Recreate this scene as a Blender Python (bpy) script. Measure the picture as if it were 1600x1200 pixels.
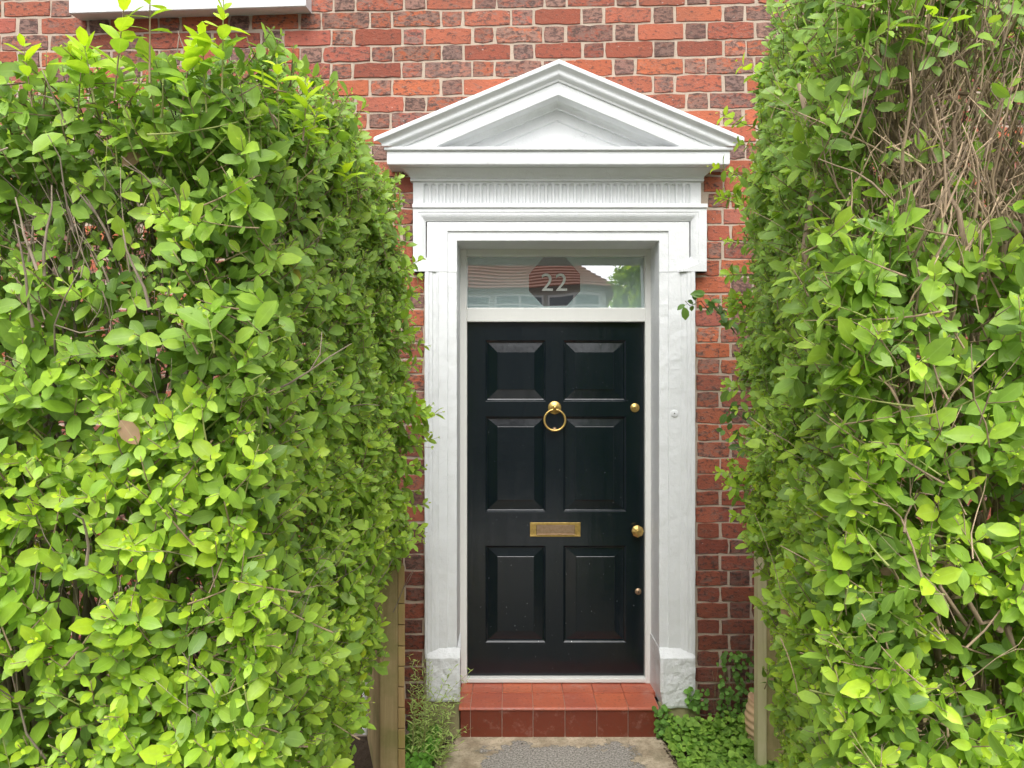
import bpy, bmesh, math, random
import numpy as np
from mathutils import Vector, Matrix, noise as mnoise
R = math.radians
random.seed(7); rng = np.random.default_rng(7)
for o in list(bpy.data.objects): bpy.data.objects.remove(o)
sc = bpy.context.scene; COL = sc.collection

# ------------------------------------------------------------------ camera, world, sun, exposure
F = 1160.0; CZ = 1.68                      # focal length in photo pixels, eye height
cam = bpy.data.objects.new('camera', bpy.data.cameras.new('camera')); COL.objects.link(cam)
cam.location = (0, 0, CZ); cam.rotation_euler = (R(90), 0, 0)
cam.data.sensor_width = 36; cam.data.lens = 36*F/1600; cam.data.clip_start = .02; cam.data.clip_end = 3000
sc.camera = cam
SUN_EL, SUN_AZ = 54, 184                   # azimuth clockwise from +Y (house is at +Y, light from behind the camera)
w = bpy.data.worlds.new('World'); sc.world = w; w.use_nodes = True
nt = w.node_tree; bg = nt.nodes['Background']
sky = nt.nodes.new('ShaderNodeTexSky'); sky.sky_type = 'NISHITA'; sky.sun_disc = False
sky.sun_elevation = R(SUN_EL); sky.sun_rotation = R(SUN_AZ); sky.air_density = 1.0; sky.dust_density = 4.0; sky.ozone_density = 1
hs = nt.nodes.new('ShaderNodeHueSaturation'); hs.inputs['Saturation'].default_value = .18
nt.links.new(sky.outputs[0], hs.inputs['Color']); nt.links.new(hs.outputs[0], bg.inputs['Color'])
bg.inputs['Strength'].default_value = .15
sl = bpy.data.lights.new('sun', 'SUN'); sl.energy = .62; sl.angle = R(45); sl.color = (1, .97, .92)
so = bpy.data.objects.new('sun', sl); COL.objects.link(so)
az = R(SUN_AZ); d = Vector((math.sin(az)*math.cos(R(SUN_EL)), math.cos(az)*math.cos(R(SUN_EL)), math.sin(R(SUN_EL))))
so.rotation_euler = d.to_track_quat('Z', 'Y').to_euler()
sc.view_settings.view_transform = 'Standard'; sc.view_settings.look = 'None'
sc.view_settings.gamma = 1; sc.view_settings.exposure = 1.18
sc.render.engine = 'CYCLES'

# ------------------------------------------------------------------ helpers
def X(px, y): return (px-800)/F*y
def Z(py, y): return CZ-(py-600)/F*y

def tag(o, label=None, cat=None, group=None, kind=None):
    if label: o['label'] = label
    if cat: o['category'] = cat
    if group: o['group'] = group
    if kind: o['kind'] = kind
    return o
def empty(name, loc=(0, 0, 0)):
    o = bpy.data.objects.new(name, None); COL.objects.link(o); o.location = loc
    o.empty_display_size = .1; return o
def link(name, me, mat, parent=None, smooth=False):
    if mat:
        for m in (mat if isinstance(mat, (list, tuple)) else [mat]): me.materials.append(m)
    if smooth: me.polygons.foreach_set('use_smooth', [True]*len(me.polygons))
    o = bpy.data.objects.new(name, me); COL.objects.link(o)
    if parent:
        o.parent = parent
        T = Vector(); p = parent
        while p: T += p.location; p = p.parent
        me.transform(Matrix.Translation(-T))
    return o
def from_bm(name, bm, mat, parent=None, smooth=False):
    bmesh.ops.recalc_face_normals(bm, faces=bm.faces[:])
    me = bpy.data.meshes.new(name); bm.to_mesh(me); bm.free()
    return link(name, me, mat, parent, smooth)
def set_attr(me, name, data, typ='FLOAT_COLOR', dom='POINT'):
    a = me.attributes.new(name, typ, dom)
    a.data.foreach_set('color' if typ == 'FLOAT_COLOR' else ('vector' if typ in ('FLOAT2', 'FLOAT_VECTOR') else 'value'), np.ascontiguousarray(data, dtype=np.float32).ravel())
def box(bm, x0, x1, y0, y1, z0, z1, bev=0, seg=2):
    b = bmesh.new() if bev else bm
    vs = [b.verts.new((x, y, z)) for x in (x0, x1) for y in (y0, y1) for z in (z0, z1)]
    for f in ((0, 1, 3, 2), (4, 6, 7, 5), (0, 4, 5, 1), (2, 3, 7, 6), (0, 2, 6, 4), (1, 5, 7, 3)): b.faces.new([vs[i] for i in f])
    if bev:
        bmesh.ops.recalc_face_normals(b, faces=b.faces[:])
        bmesh.ops.bevel(b, geom=b.edges[:], offset=bev, segments=seg, affect='EDGES', profile=.5)
        merge(bm, b)
def merge(bm, b):
    me = bpy.data.meshes.new('tmp'); b.to_mesh(me); b.free(); bm.from_mesh(me); bpy.data.meshes.remove(me)
def prism(bm, poly, y0, y1, bev=0, seg=2):
    """poly in XZ, extruded from y0 (front) to y1 (back)"""
    b = bmesh.new()
    a = [b.verts.new((x, y0, z)) for x, z in poly]; c = [b.verts.new((x, y1, z)) for x, z in poly]
    n = len(poly); b.faces.new(a); b.faces.new(c[::-1])
    for i in range(n): b.faces.new((a[i], c[i], c[(i+1) % n], a[(i+1) % n]))
    bmesh.ops.recalc_face_normals(b, faces=b.faces[:])
    if bev:
        ed = [e for e in b.edges if all(abs(v.co.y-y0) < 1e-6 for v in e.verts)]
        bmesh.ops.bevel(b, geom=ed, offset=bev, segments=seg, affect='EDGES', profile=.5)
    merge(bm, b)
def lathe(bm, prof, c, n=24, axis='Y'):
    """prof: (radius, along). axis Y goes towards the viewer (-Y) for positive along."""
    rings = []
    for r, t in prof:
        ring = []
        for i in range(n):
            a = 2*math.pi*i/n
            if axis == 'Y': p = (c[0]+r*math.cos(a), c[1]-t, c[2]+r*math.sin(a))
            else: p = (c[0]+r*math.cos(a), c[1]+r*math.sin(a), c[2]+t)
            ring.append(bm.verts.new(p))
        rings.append(ring)
    for a, b in zip(rings, rings[1:]):
        for i in range(n): bm.faces.new((a[i], a[(i+1) % n], b[(i+1) % n], b[i]))
    bm.faces.new(rings[0]); bm.faces.new(rings[-1][::-1])
def torus(bm, c, R1, r, n=40, m=10, tilt=0):
    g = []
    for i in range(n):
        a = 2*math.pi*i/n; ring = []
        for j in range(m):
            b = 2*math.pi*j/m; q = R1+r*math.cos(b)
            ring.append(bm.verts.new((c[0]+q*math.cos(a), c[1]-r*math.sin(b)-tilt*(q*math.sin(a)), c[2]+q*math.sin(a))))
        g.append(ring)
    for i in range(n):
        for j in range(m): bm.faces.new((g[i][j], g[(i+1) % n][j], g[(i+1) % n][(j+1) % m], g[i][(j+1) % m]))

# ------------------------------------------------------------------ materials
class NT:
    def __init__(s, name):
        s.m = bpy.data.materials.new(name); s.m.use_nodes = True; s.t = s.m.node_tree
        s.b = s.t.nodes['Principled BSDF']; s.out = s.t.nodes['Material Output']
        s.co = None
    def n(s, typ, ins=None, **kw):
        nd = s.t.nodes.new(typ)
        for k, v in kw.items(): setattr(nd, k, v)
        for k, v in (ins or {}).items():
            if hasattr(v, 'links') or isinstance(v, bpy.types.NodeSocket): s.t.links.new(v, nd.inputs[k])
            else: nd.inputs[k].default_value = v
        return nd
    def obj(s):
        if not s.co: s.co = s.n('ShaderNodeTexCoord').outputs['Object']
        return s.co
    def vec(s, scale=(1, 1, 1), add=None):
        v = s.n('ShaderNodeMapping', {0: s.obj(), 'Scale': scale}).outputs[0]
        if add is not None: v = s.n('ShaderNodeVectorMath', {0: v, 1: add}, operation='ADD').outputs[0]
        return v
    def noise(s, sc_, v=None, det=4, rough=.6, dist=0):
        return s.n('ShaderNodeTexNoise', {'Vector': v if v is not None else s.obj(), 'Scale': sc_, 'Detail': det, 'Roughness': rough, 'Distortion': dist}).outputs['Fac']
    def ramp(s, f, stops, interp='LINEAR'):
        nd = s.n('ShaderNodeValToRGB', {0: f}); e = nd.color_ramp.elements; nd.color_ramp.interpolation = interp
        while len(e) < len(stops): e.new(.5)
        for i, (p, c) in enumerate(stops):
            e[i].position = p; e[i].color = (*c, 1) if isinstance(c, (tuple, list)) else (c, c, c, 1)
        return nd.outputs[0]
    def mix(s, f, a, b, bt='MIX'):
        nd = s.n('ShaderNodeMix', data_type='RGBA', blend_type=bt)
        for i, v in ((0, f), (6, a), (7, b)):
            if isinstance(v, bpy.types.NodeSocket): s.t.links.new(v, nd.inputs[i])
            else: nd.inputs[i].default_value = (*v, 1) if isinstance(v, (tuple, list)) and len(v) == 3 else v
        return nd.outputs[2]
    def math(s, op, a, b=0.0, clamp=False):
        return s.n('ShaderNodeMath', {0: a, 1: b}, operation=op, use_clamp=clamp).outputs[0]
    def attr(s, name): return s.n('ShaderNodeAttribute', attribute_name=name)
    def set(s, **kw):
        for k, v in kw.items():
            k = k.replace('_', ' ')
            if isinstance(v, bpy.types.NodeSocket): s.t.links.new(v, s.b.inputs[k])
            else: s.b.inputs[k].default_value = (*v, 1) if isinstance(v, tuple) and len(v) == 3 else v
    def bump(s, h, dist=.002, strength=1, prev=None):
        ins = {'Height': h, 'Distance': dist, 'Strength': strength}
        if prev is not None: ins['Normal'] = prev
        o = s.n('ShaderNodeBump', ins).outputs[0]; s.t.links.new(o, s.b.inputs['Normal']); return o

def m_white(name, rough_amt=1.0, base=(.70, .715, .72)):
    t = NT(name)
    a = t.noise(9, det=6); b = t.noise(60, t.vec((1, 1, .7)), det=5); c = t.noise(3.0, det=3)
    col = t.mix(t.ramp(a, [(.35, 0), (.75, 1)]), base, tuple(x*.93 for x in base))
    col = t.mix(t.ramp(t.noise(14, t.vec((1, 1, .35)), det=8, rough=.75), [(.62, 0), (.72, .35)]), col, (.60, .60, .55))
    # hairline cracks in the paint
    vo = t.n('ShaderNodeTexVoronoi', {'Vector': t.n('ShaderNodeVectorMath', {0: t.vec((1, 1, .7)), 1: t.n('ShaderNodeTexNoise', {'Vector': t.obj(), 'Scale': 6.0}).outputs['Color']}, operation='ADD').outputs[0], 'Scale': 4.5}, feature='DISTANCE_TO_EDGE').outputs[0]
    cr = t.math('MULTIPLY', t.math('LESS_THAN', vo, .004), t.ramp(c, [(.5, 0), (.6, 1)]))
    col = t.mix(t.math('MULTIPLY', cr, .35), col, (.35, .34, .31))
    t.set(Base_Color=col, Roughness=.5, Specular_IOR_Level=.3)
    p = t.bump(b, .0022*rough_amt); t.bump(t.noise(14, det=5), .007*rough_amt, prev=p)
    return t.m
M_white = m_white('white_masonry_paint', .7); M_rough = m_white('white_rough_render', 1.5)
def m_frame():
    t = NT('white_frame_paint'); a = t.noise(20, t.vec((1, 1, .1)))
    t.set(Base_Color=t.mix(a, (.72, .72, .69), (.67, .67, .635)), Roughness=.35)
    t.bump(t.noise(50, t.vec((1, 1, .06))), .0006); return t.m
M_frame = m_frame()
def m_brick():
    t = NT('weathered_red_brick'); A = t.attr('brick'); sep = t.n('ShaderNodeSeparateColor', {0: A.outputs['Color']})
    kind, seed, tone = sep.outputs[0], sep.outputs[1], sep.outputs[2]
    off = t.n('ShaderNodeCombineXYZ', {0: t.math('MULTIPLY', seed, 40), 1: t.math('MULTIPLY', seed, 17), 2: t.math('MULTIPLY', seed, 71)}).outputs[0]
    v = t.vec((1, 1, 1.7), off)
    n1 = t.noise(19, v, det=7, rough=.7, dist=1.0); n2 = t.noise(42, v, det=6, rough=.7); n3 = t.noise(140, v, det=3)
    red = t.ramp(seed, [(0, (.30, .085, .055)), (.3, (.42, .125, .070)), (.6, (.50, .140, .062)), (.85, (.36, .105, .075)), (1, (.44, .18, .12))])
    brown = t.ramp(seed, [(0, (.24, .13, .105)), (.5, (.30, .17, .13)), (1, (.22, .14, .12))])
    thr = t.math('ADD', n1, t.math('MULTIPLY', t.math('SUBTRACT', kind, .5), .55))
    col = t.mix(t.ramp(thr, [(.46, 0), (.58, 1)]), red, brown)
    # soot and iron spots
    thr2 = t.math('ADD', n2, t.math('MULTIPLY', t.math('SUBTRACT', kind, .5), .12))
    col = t.mix(t.ramp(thr2, [(.50, 0), (.60, .85)]), col, (.075, .05, .045))
    # bright fresh orange rubs
    col = t.mix(t.ramp(t.noise(19, t.vec((.7, 1, 3), off), det=5, dist=.6), [(.60, 0), (.72, .35)]), col, (.58, .19, .09))
    # pale dusty bloom and lime specks
    col = t.mix(t.ramp(n3, [(.62, 0), (.8, .35)]), col, (.55, .40, .33))
    col = t.mix(t.ramp(t.noise(55, v, det=2), [(.735, 0), (.75, .7)]), col, (.62, .56, .5))
    # big cloudy weathering across the wall, thin lime smears
    col = t.mix(t.ramp(t.noise(1.6, det=6, rough=.65), [(.45, 0), (.68, .38)]), col, (.17, .105, .085))
    col = t.mix(t.ramp(t.noise(28, t.vec((1, 1, 2.2)), det=7, rough=.75), [(.58, 0), (.70, .45)]), col, (.46, .33, .26))
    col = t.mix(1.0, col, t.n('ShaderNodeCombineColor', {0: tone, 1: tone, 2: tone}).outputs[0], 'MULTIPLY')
    t.set(Base_Color=col, Roughness=.85, Specular_IOR_Level=.25)
    p = t.bump(n2, .005); t.bump(n3, .0018, prev=p); return t.m
M_brick = m_brick()
def m_mortar():
    t = NT('lime_mortar'); a = t.noise(12, det=5); b = t.noise(160, det=3)
    col = t.mix(a, (.36, .29, .225), (.56, .46, .37))
    col = t.mix(t.ramp(b, [(.55, 0), (.75, .5)]), col, (.25, .2, .16))
    z = t.n('ShaderNodeSeparateXYZ', {0: t.obj()}).outputs[2]
    t.set(Base_Color=col, Roughness=.95, Specular_IOR_Level=.1); p = t.bump(b, .002); t.bump(t.noise(25, det=4), .004, prev=p); return t.m
M_mortar = m_mortar()
def m_door():
    t = NT('black_gloss_paint')
    g = t.noise(24, t.vec((1, 1, .12)), det=5)
    fl = t.noise(95, t.vec((1, 1, 1)), det=2)
    zz = t.n('ShaderNodeSeparateXYZ', {0: t.obj()}).outputs[2]
    low = t.ramp(zz, [(.25, 1), (1.0, 0)])
    fleck = t.math('MULTIPLY', t.ramp(fl, [(.752, 0), (.757, 1)]), t.math('ADD', low, .25))
    dust = t.ramp(t.noise(7, det=6, rough=.7), [(.45, 0), (.8, .25)])
    col = t.mix(dust, (.003, .007, .010), (.016, .020, .024))
    col = t.mix(fleck, col, (.6, .6, .58))
    t.set(Base_Color=col, Roughness=t.ramp(g, [(.3, .15), (.8, .28)]), Specular_IOR_Level=.5)
    p = t.bump(g, .0007); t.bump(t.noise(6, det=3), .0016, prev=p); return t.m
M_door = m_door()
def m_brass(name, base=(.62, .43, .13), rough=.28):
    t = NT(name); a = t.noise(60, det=6, rough=.7)
    t.set(Base_Color=t.mix(t.ramp(a, [(.4, 0), (.7, .7)]), base, (.30, .20, .10)), Metallic=.9, Roughness=t.ramp(a, [(.3, rough), (.8, rough+.25)]))
    t.bump(a, .0006); return t.m
M_brass = m_brass('aged_brass'); M_brass2 = m_brass('dull_brass_flap', (.42, .30, .20), .42)
def m_flat(name, col, rough=.6, var=.15, sc_=20, bumpd=.001, metal=0, spec=.5):
    t = NT(name); a = t.noise(sc_, det=5)
    t.set(Base_Color=t.mix(a, tuple(c*(1-var) for c in col), tuple(min(1, c*(1+var)) for c in col)), Roughness=rough, Metallic=metal, Specular_IOR_Level=spec)
    t.bump(a, bumpd); return t.m
M_dark = m_flat('dark_hole', (.01, .01, .01))
def m_glass(name, body, rl, rough=.01):
    t = NT(name); t.set(Base_Color=body, Roughness=.6, Specular_IOR_Level=.2)
    wv = t.noise(2.2, det=1)
    bp = t.n('ShaderNodeBump', {'Height': wv, 'Distance': .0012, 'Strength': 1.0}).outputs[0]
    gl = t.n('ShaderNodeBsdfGlossy', {'Color': (.97, .98, 1, 1), 'Roughness': rough, 'Normal': bp})
    mx = t.n('ShaderNodeMixShader', {0: rl, 1: t.b.outputs[0], 2: gl.outputs[0]})
    t.t.links.new(mx.outputs[0], t.out.inputs['Surface']); return t.m
M_frost = m_glass('frosted_film_glass', (.30, .40, .385), .40, .004)
M_clear = m_glass('clear_glass', (.012, .012, .012), .42)
M_num = m_flat('etched_number', (.50, .52, .48), .6, .04)
def m_tile(name, c1, c2, r=.32):
    t = NT(name); A = t.attr('tile').outputs['Fac']; a = t.noise(9, det=5); b = t.noise(70, det=4)
    col = t.mix(A, c1, c2); col = t.mix(t.ramp(a, [(.4, 0), (.8, .5)]), col, tuple(x*1.25 for x in c1))
    col = t.mix(t.ramp(b, [(.55, 0), (.68, .5)]), col, (.12, .05, .035)); col = t.mix(t.ramp(t.noise(16, det=6, rough=.7), [(.55, 0), (.7, .35)]), col, (.45, .27, .22))
    t.set(Base_Color=col, Roughness=t.ramp(a, [(.3, r), (.7, r+.2)])); t.bump(b, .0006); return t.m
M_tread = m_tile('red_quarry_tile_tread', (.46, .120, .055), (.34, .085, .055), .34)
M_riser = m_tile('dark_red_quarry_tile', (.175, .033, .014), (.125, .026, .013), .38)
M_grout = m_flat('tile_grout', (.45, .34, .27), .9)
def m_wood(name, c1, c2, moss=(.13, .15, .03), mossamt=.5):
    t = NT(name)
    g = t.noise(30, t.vec((1, 1, .06)), det=6, rough=.65, dist=.5)
    col = t.mix(t.ramp(g, [(.3, 0), (.7, 1)]), c1, c2)
    col = t.mix(t.ramp(t.noise(7, det=5), [(.42, 0), (.62, mossamt)]), col, moss)
    t.set(Base_Color=col, Roughness=.8); t.bump(g, .0025); return t.m
M_wood = m_wood('weathered_fence_wood', (.27, .19, .085), (.44, .34, .17))
M_woodend = m_wood('sawn_slat_end_wood', (.26, .16, .065), (.46, .31, .14), (.26, .24, .05), .6)
M_woodpale = m_wood('pale_treated_wood', (.46, .40, .22), (.62, .55, .34), (.46, .48, .2), .35)
M_pipe = m_flat('white_plastic', (.75, .75, .75), .35, .03)
def m_pot():
    t = NT('beige_terracotta'); a = t.noise(12, det=5)
    t.set(Base_Color=t.mix(a, (.62, .38, .20), (.72, .52, .33)), Roughness=.8); t.bump(t.noise(50), .001); return t.m
M_pot = m_pot()
def m_concrete():
    t = NT('path_concrete_with_worn_asphalt')
    xyz = t.n('ShaderNodeSeparateXYZ', {0: t.obj()}); x, y = xyz.outputs[0], xyz.outputs[1]
    n = t.noise(7, det=6, rough=.7); f = t.noise(90, det=4, rough=.7); g = t.noise(110, det=4, rough=.85)
    con = t.mix(t.ramp(t.noise(9, det=7, rough=.7), [(.35, 0), (.65, 1)]), (.30, .24, .16), (.62, .52, .38))
    con = t.mix(t.ramp(t.noise(16, det=5), [(.50, 0), (.66, .6)]), con, (.24, .21, .13))
    con = t.mix(t.ramp(f, [(.54, 0), (.64, .7)]), con, (.20, .16, .11))
    asp = t.mix(t.ramp(g, [(.42, 0), (.58, 1)]), (.15, .14, .12), (.46, .43, .385))
    # asphalt patch in the middle of the path, its rim broken by noise
    dx = t.math('SUBTRACT', .375, t.math('ABSOLUTE', t.math('SUBTRACT', x, .215)))
    dy = t.math('SUBTRACT', 3.475, y)
    dd = t.math('ADD', t.math('MINIMUM', dx, dy), t.math('MULTIPLY', t.math('SUBTRACT', n, .5), .42))
    mask = t.ramp(dd, [(.02, 0), (.035, 1)])
    col = t.mix(mask, con, asp)
    t.set(Base_Color=col, Roughness=.92, Specular_IOR_Level=.2)
    p = t.bump(g, .002); p = t.bump(f, .004, prev=p); t.bump(t.math('MULTIPLY', mask, -1), .004, prev=p); return t.m
M_path = m_concrete()
M_block = m_flat('mossy_concrete', (.28, .25, .13), .95, .5, 14, .006)
M_soil = m_flat('dark_garden_soil', (.06, .04, .025), .95, .5, 30, .02)
M_road = m_flat('asphalt_road', (.06, .06, .06), .9, .2, 80, .002)

def m_leaf(name, rough=.42, trans=.42, vein=.35, spec=.45):
    t = NT(name); A = t.attr('leafcol').outputs['Color']
    uv = t.n('ShaderNodeSeparateXYZ', {0: t.attr('leafuv').outputs['Vector']}); u, v = uv.outputs[0], uv.outputs[1]
    au = t.math('ABSOLUTE', u)
    mid = t.ramp(au, [(0.0, 1), (.09, 0)])
    sv = t.math('SINE', t.math('MULTIPLY', t.math('SUBTRACT', v, t.math('MULTIPLY', au, .35)), 42))
    side = t.math('MULTIPLY', t.ramp(sv, [(.75, 0), (1, 1)]), .05)
    vn = t.math('MULTIPLY', t.math('MAXIMUM', mid, side), vein)
    n = t.noise(40, det=3)
    col = t.mix(t.ramp(n, [(.3, 0), (.75, .35)]), A, (.10, .20, .045))
    col = t.mix(vn, col, t.mix(.5, A, (.55, .75, .25)))
    t.set(Base_Color=col, Roughness=rough, Specular_IOR_Level=spec)
    t.bump(n, .0012)
    tr = t.n('ShaderNodeBsdfTranslucent', {'Color': t.mix(1.0, col, (1.25, 1.2, .55), 'MULTIPLY')})
    mx = t.n('ShaderNodeMixShader', {0: trans, 1: t.b.outputs[0], 2: tr.outputs[0]})
    t.t.links.new(mx.outputs[0], t.out.inputs['Surface']); return t.m
M_leaf = m_leaf('privet_leaf'); M_weed = m_leaf('soft_weed_leaf', .6, .3, .25, .25)
def m_bark():
    t = NT('twig_bark'); A = t.attr('leafcol').outputs['Color']; n = t.noise(60, t.vec((1, 1, .3)), det=4)
    t.set(Base_Color=t.mix(t.ramp(n, [(.4, 0), (.7, .5)]), A, (.10, .075, .05)), Roughness=.85); t.bump(n, .0008); return t.m
M_bark = m_bark()

# ------------------------------------------------------------------ ground
bm = bmesh.new()
vs = [bm.verts.new(p) for p in ((-400, -400, -.03), (400, -400, -.03), (400, 400, -.03), (-400, 400, -.03))]; bm.faces.new(vs)
tag(from_bm('ground', bm, M_soil), kind='structure')
bm = bmesh.new()
outl = [(-.262, 3.56), (.70, 3.56), (.722, 3.42), (.735, 3.2), (.76, 2.4), (.78, .4), (-.52, .4), (-.47, 2.2), (-.40, 3.0), (-.345, 3.27), (-.31, 3.42)]
fine = []
for i, a in enumerate(outl):
    b = outl[(i+1) % len(outl)]; L = math.dist(a, b); k = max(1, int(L/.05))
    for j in range(k):
        q = j/k; jx, jy = (random.uniform(-.006, .006), random.uniform(-.006, .006))
        fine.append((a[0]+(b[0]-a[0])*q+jx, a[1]+(b[1]-a[1])*q+(jy if 3.5 > a[1] else 0)))
top = [bm.verts.new((x, y, 0)) for x, y in fine]; bot = [bm.verts.new((x, y, -.08)) for x, y in fine]
bm.faces.new(top)
for i in range(len(fine)): bm.faces.new((top[i], bot[i], bot[(i+1) % len(fine)], top[(i+1) % len(fine)]))
tag(from_bm('path', bm, M_path), kind='structure')
bm = bmesh.new(); box(bm, -60, 60, -2.0, .38, -.1, .0); tag(from_bm('pavement', bm, m_flat('pavement_slabs', (.45, .43, .40), .9)), kind='structure')
bm = bmesh.new(); box(bm, -60, 60, -8.0, -2.01, -.2, -.02); tag(from_bm('road', bm, M_road), kind='structure')

# ------------------------------------------------------------------ the brick house
house = empty('brick_house', (0, 3.6, 0))
tag(house, 'red brick house front with white pedimented doorway numbered 22 and black panelled door', 'house')
YW = 3.600
XC = .2165
def build_wall():
    # bed joints measured down the wall (rows of old imperial bricks, a little uneven)
    J = [8, 34.6, 62, 89, 116.4, 144.4, 170.6, 197, 223, 249, 275, 301, 325.5, 351, 377.5, 405, 431.7, 458.5, 483, 510, 535.5, 560, 584.5, 611, 637, 662.7, 690, 715.6, 741, 766.5, 791, 816.7, 842, 866.7, 892, 916.5, 941, 967, 991.5, 1016.5, 1042, 1066.7, 1092, 1117, 1142]
    zs = [Z(j, YW) for j in J]
    while zs[0] < 5.3: zs.insert(0, zs[0]+.083)
    PERJ = .083
    V, Fc, A = [], [], []
    def tilt(x, z):
        t = min(1, max(0, (z-2.6)/.8)); return -.019*t*(.93-max(x, -2.2)) if x < 2 else 0
    def brick(x0, x1, z0, z1, header, lowness):
        if x1-x0 < .02: return
        b0 = len(V); r = .0030; n = 16
        jy = random.uniform(-.0016, .0016); rot = random.uniform(-.0018, .0018)
        pts = []
        w_, h_ = x1-x0, z1-z0
        k = max(2, int(w_/.035))
        for i in range(k+1): pts.append((x0+w_*i/k, z0, 0, 1))
        pts.append((x1, z0+h_*.5, -1, 0))
        for i in range(k+1): pts.append((x1-w_*i/k, z1, 0, -1))
        pts.append((x0, z0+h_*.5, 1, 0))
        N = len(pts); cx = (x0+x1)/2; rings = [[], [], []]
        for i, (x, z, ix, iz) in enumerate(pts):
            cor = (abs(x-x0) < 1e-6 or abs(x-x1) < 1e-6) and iz != 0
            cxn = (1 if x < cx else -1)*(1 if cor else 0)
            jx = random.gauss(0, .0016); jz = random.gauss(0, .0018)
            e = .0018*cor
            xx = x+jx+cxn*e; zz = z+jz+iz*e+(x-cx)*rot*2
            zz += tilt(cx, zz)+(x-cx)*(.019*min(1, max(0, (z-2.6)/.8)) if cx < 2 else 0)
            rings[0].append((xx, YW+.020, zz))
            rings[1].append((xx+(ix+cxn)*.0003, YW+.0035, zz+iz*.0003))
            rings[2].append((xx+(ix+cxn)*r*.9, YW-.001+jy, zz+iz*r*.9))
        for rg in rings: V.extend(rg)
        for q in range(2):
            for i in range(N):
                j = (i+1) % N; Fc.append((b0+q*N+i, b0+q*N+j, b0+(q+1)*N+j, b0+(q+1)*N+i))
        # front face split in quads bottom/top
        f = b0+2*N
        # bottom 0..k, right k+1, top k+2..2k+2, left 2k+3
        for i in range(k): Fc.append((f+i, f+i+1, f+2*k+2-i-1, f+2*k+2-i))
        Fc.append((f+k, f+k+1, f+k+2)); Fc.append((f, f+2*k+2, f+2*k+3))
        seed = random.random(); kind = random.random()
        kind = kind*.45+.50 if header else kind*.62+.02
        if lowness > 0: seed = seed*(1-.7*lowness)*.6; kind = .25+.5*kind*(1-.2*lowness)
        tone = random.uniform(.80, 1.12)*(1-.36*lowness)
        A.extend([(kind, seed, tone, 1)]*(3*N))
    def blocked(x0, x1, z0, z1):
        """returns visible x-intervals of the row outside the doorway surround"""
        zc = (z0+z1)/2
        if zc < 2.40: h = (.456, .438)          # jambs
        elif zc < 2.55: h = (.50, .50)
        else: h = None
        if zc < 2.262: l, r_ = X(663, YW), X(1086.5, YW)
        elif zc < 2.545: l, r_ = X(645.5, YW), X(1103.5, YW)
        elif zc < 2.66: l, r_ = X(648.5, YW), X(1099.5, YW)
        elif zc < 2.76: l, r_ = XC-.62, XC+.62
        elif zc < 3.10: q = max(0.02, .70*(3.11-zc)/.35); l, r_ = XC-q, XC+q
        else: return [(x0, x1)]
        out = []
        if x0 < l: out.append((x0, min(x1, l)))
        if x1 > r_: out.append((max(x0, r_), x1))
        return out
    S, H, Jt = .2255, .098, .0095; per = S+H+2*Jt
    S0 = X(502, YW); B0 = X(555, YW)
    for i in range(len(zs)-1):
        z1 = zs[i]-.0034; z0 = zs[i+1]+.0034; zc = (z0+z1)/2
        if z1 > 5.25: continue
        first = (round((zs[i]-zs[9])/.08) % 2 == 0) if i < 9 else (i % 2 == 1)
        ph = S0 if (i % 2 == 0) else B0
        ph += random.uniform(-.012, .012)
        lowness = min(1, max(0, (1.95-zc)/1.5))  # brick colour gets darker and redder towards the bottom of the wall
        x = ph-per*12
        right_cut = X(1088, YW) if zc < 2.262 else (X(1104.5, YW) if zc < 2.66 else None)
        cells = []
        while x < 4.2:
            cells.append((x, x+S, False)); cells.append((x+S+Jt, x+S+Jt+H, True)); x += per
        if right_cut:
            # bricks beside the doorway start from the surround's own edge
            cells = [c for c in cells if c[0] < right_cut-.1]
            x = right_cut+.004
            if i % 2: cells.append((x, x+.108, False)); x += .108+Jt
            elif zc < 2.262 : cells.append((x, x+.158 if zc > .9 else x+.15, False)); x += (.158 if zc > .9 else .15)+Jt; cells.append((x, x+H, True)); x += H+Jt
            else: cells.append((x, x+.07, True)); x += .07+Jt
            while x < 4.2:
                cells.append((x, x+S, False)); x += S+Jt; cells.append((x, x+H, True)); x += H+Jt
        for a, b, hd in cells:
            if b < -4 or a > 4: continue
            a += random.gauss(0, .0015); b += random.gauss(0, .0015)
            for q0, q1 in blocked(a, b, z0, z1):
                # window opening above the sill
                if zc > 3.50 and q1 > -2.0 and q0 < -1.06:
                    if q0 < -2.0: brick(q0, -2.0, z0, z1, hd, lowness)
                    if q1 > -1.06: brick(-1.06, q1, z0, z1, hd, lowness)
                    continue
                brick(q0, q1, z0+random.gauss(0, .0012), z1+random.gauss(0, .0012), hd, lowness)
    # mortar sheet with the door and window openings left free
    mb = len(V); YM = YW+.0032
    xl, xr, zt, wl, wr, wb, wt = -.30, .745, 2.40, -2.0, -1.06, 3.47, 4.75
    def cell(x0, x1, z0, z1):
        nx = max(1, int((x1-x0)/.3)); nz = max(1, int((z1-z0)/.3))
        for a in range(nx):
            for b in range(nz):
                i0 = len(V); xa, xb = x0+(x1-x0)*a/nx, x0+(x1-x0)*(a+1)/nx; za, zb = z0+(z1-z0)*b/nz, z0+(z1-z0)*(b+1)/nz
                V.extend([(xa, YM, za), (xb, YM, za), (xb, YM, zb), (xa, YM, zb)]); Fc.append((i0, i0+1, i0+2, i0+3)); A.extend([(0, 0, 1, 1)]*4); MI.append(len(Fc)-1)
    MI = []
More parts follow.
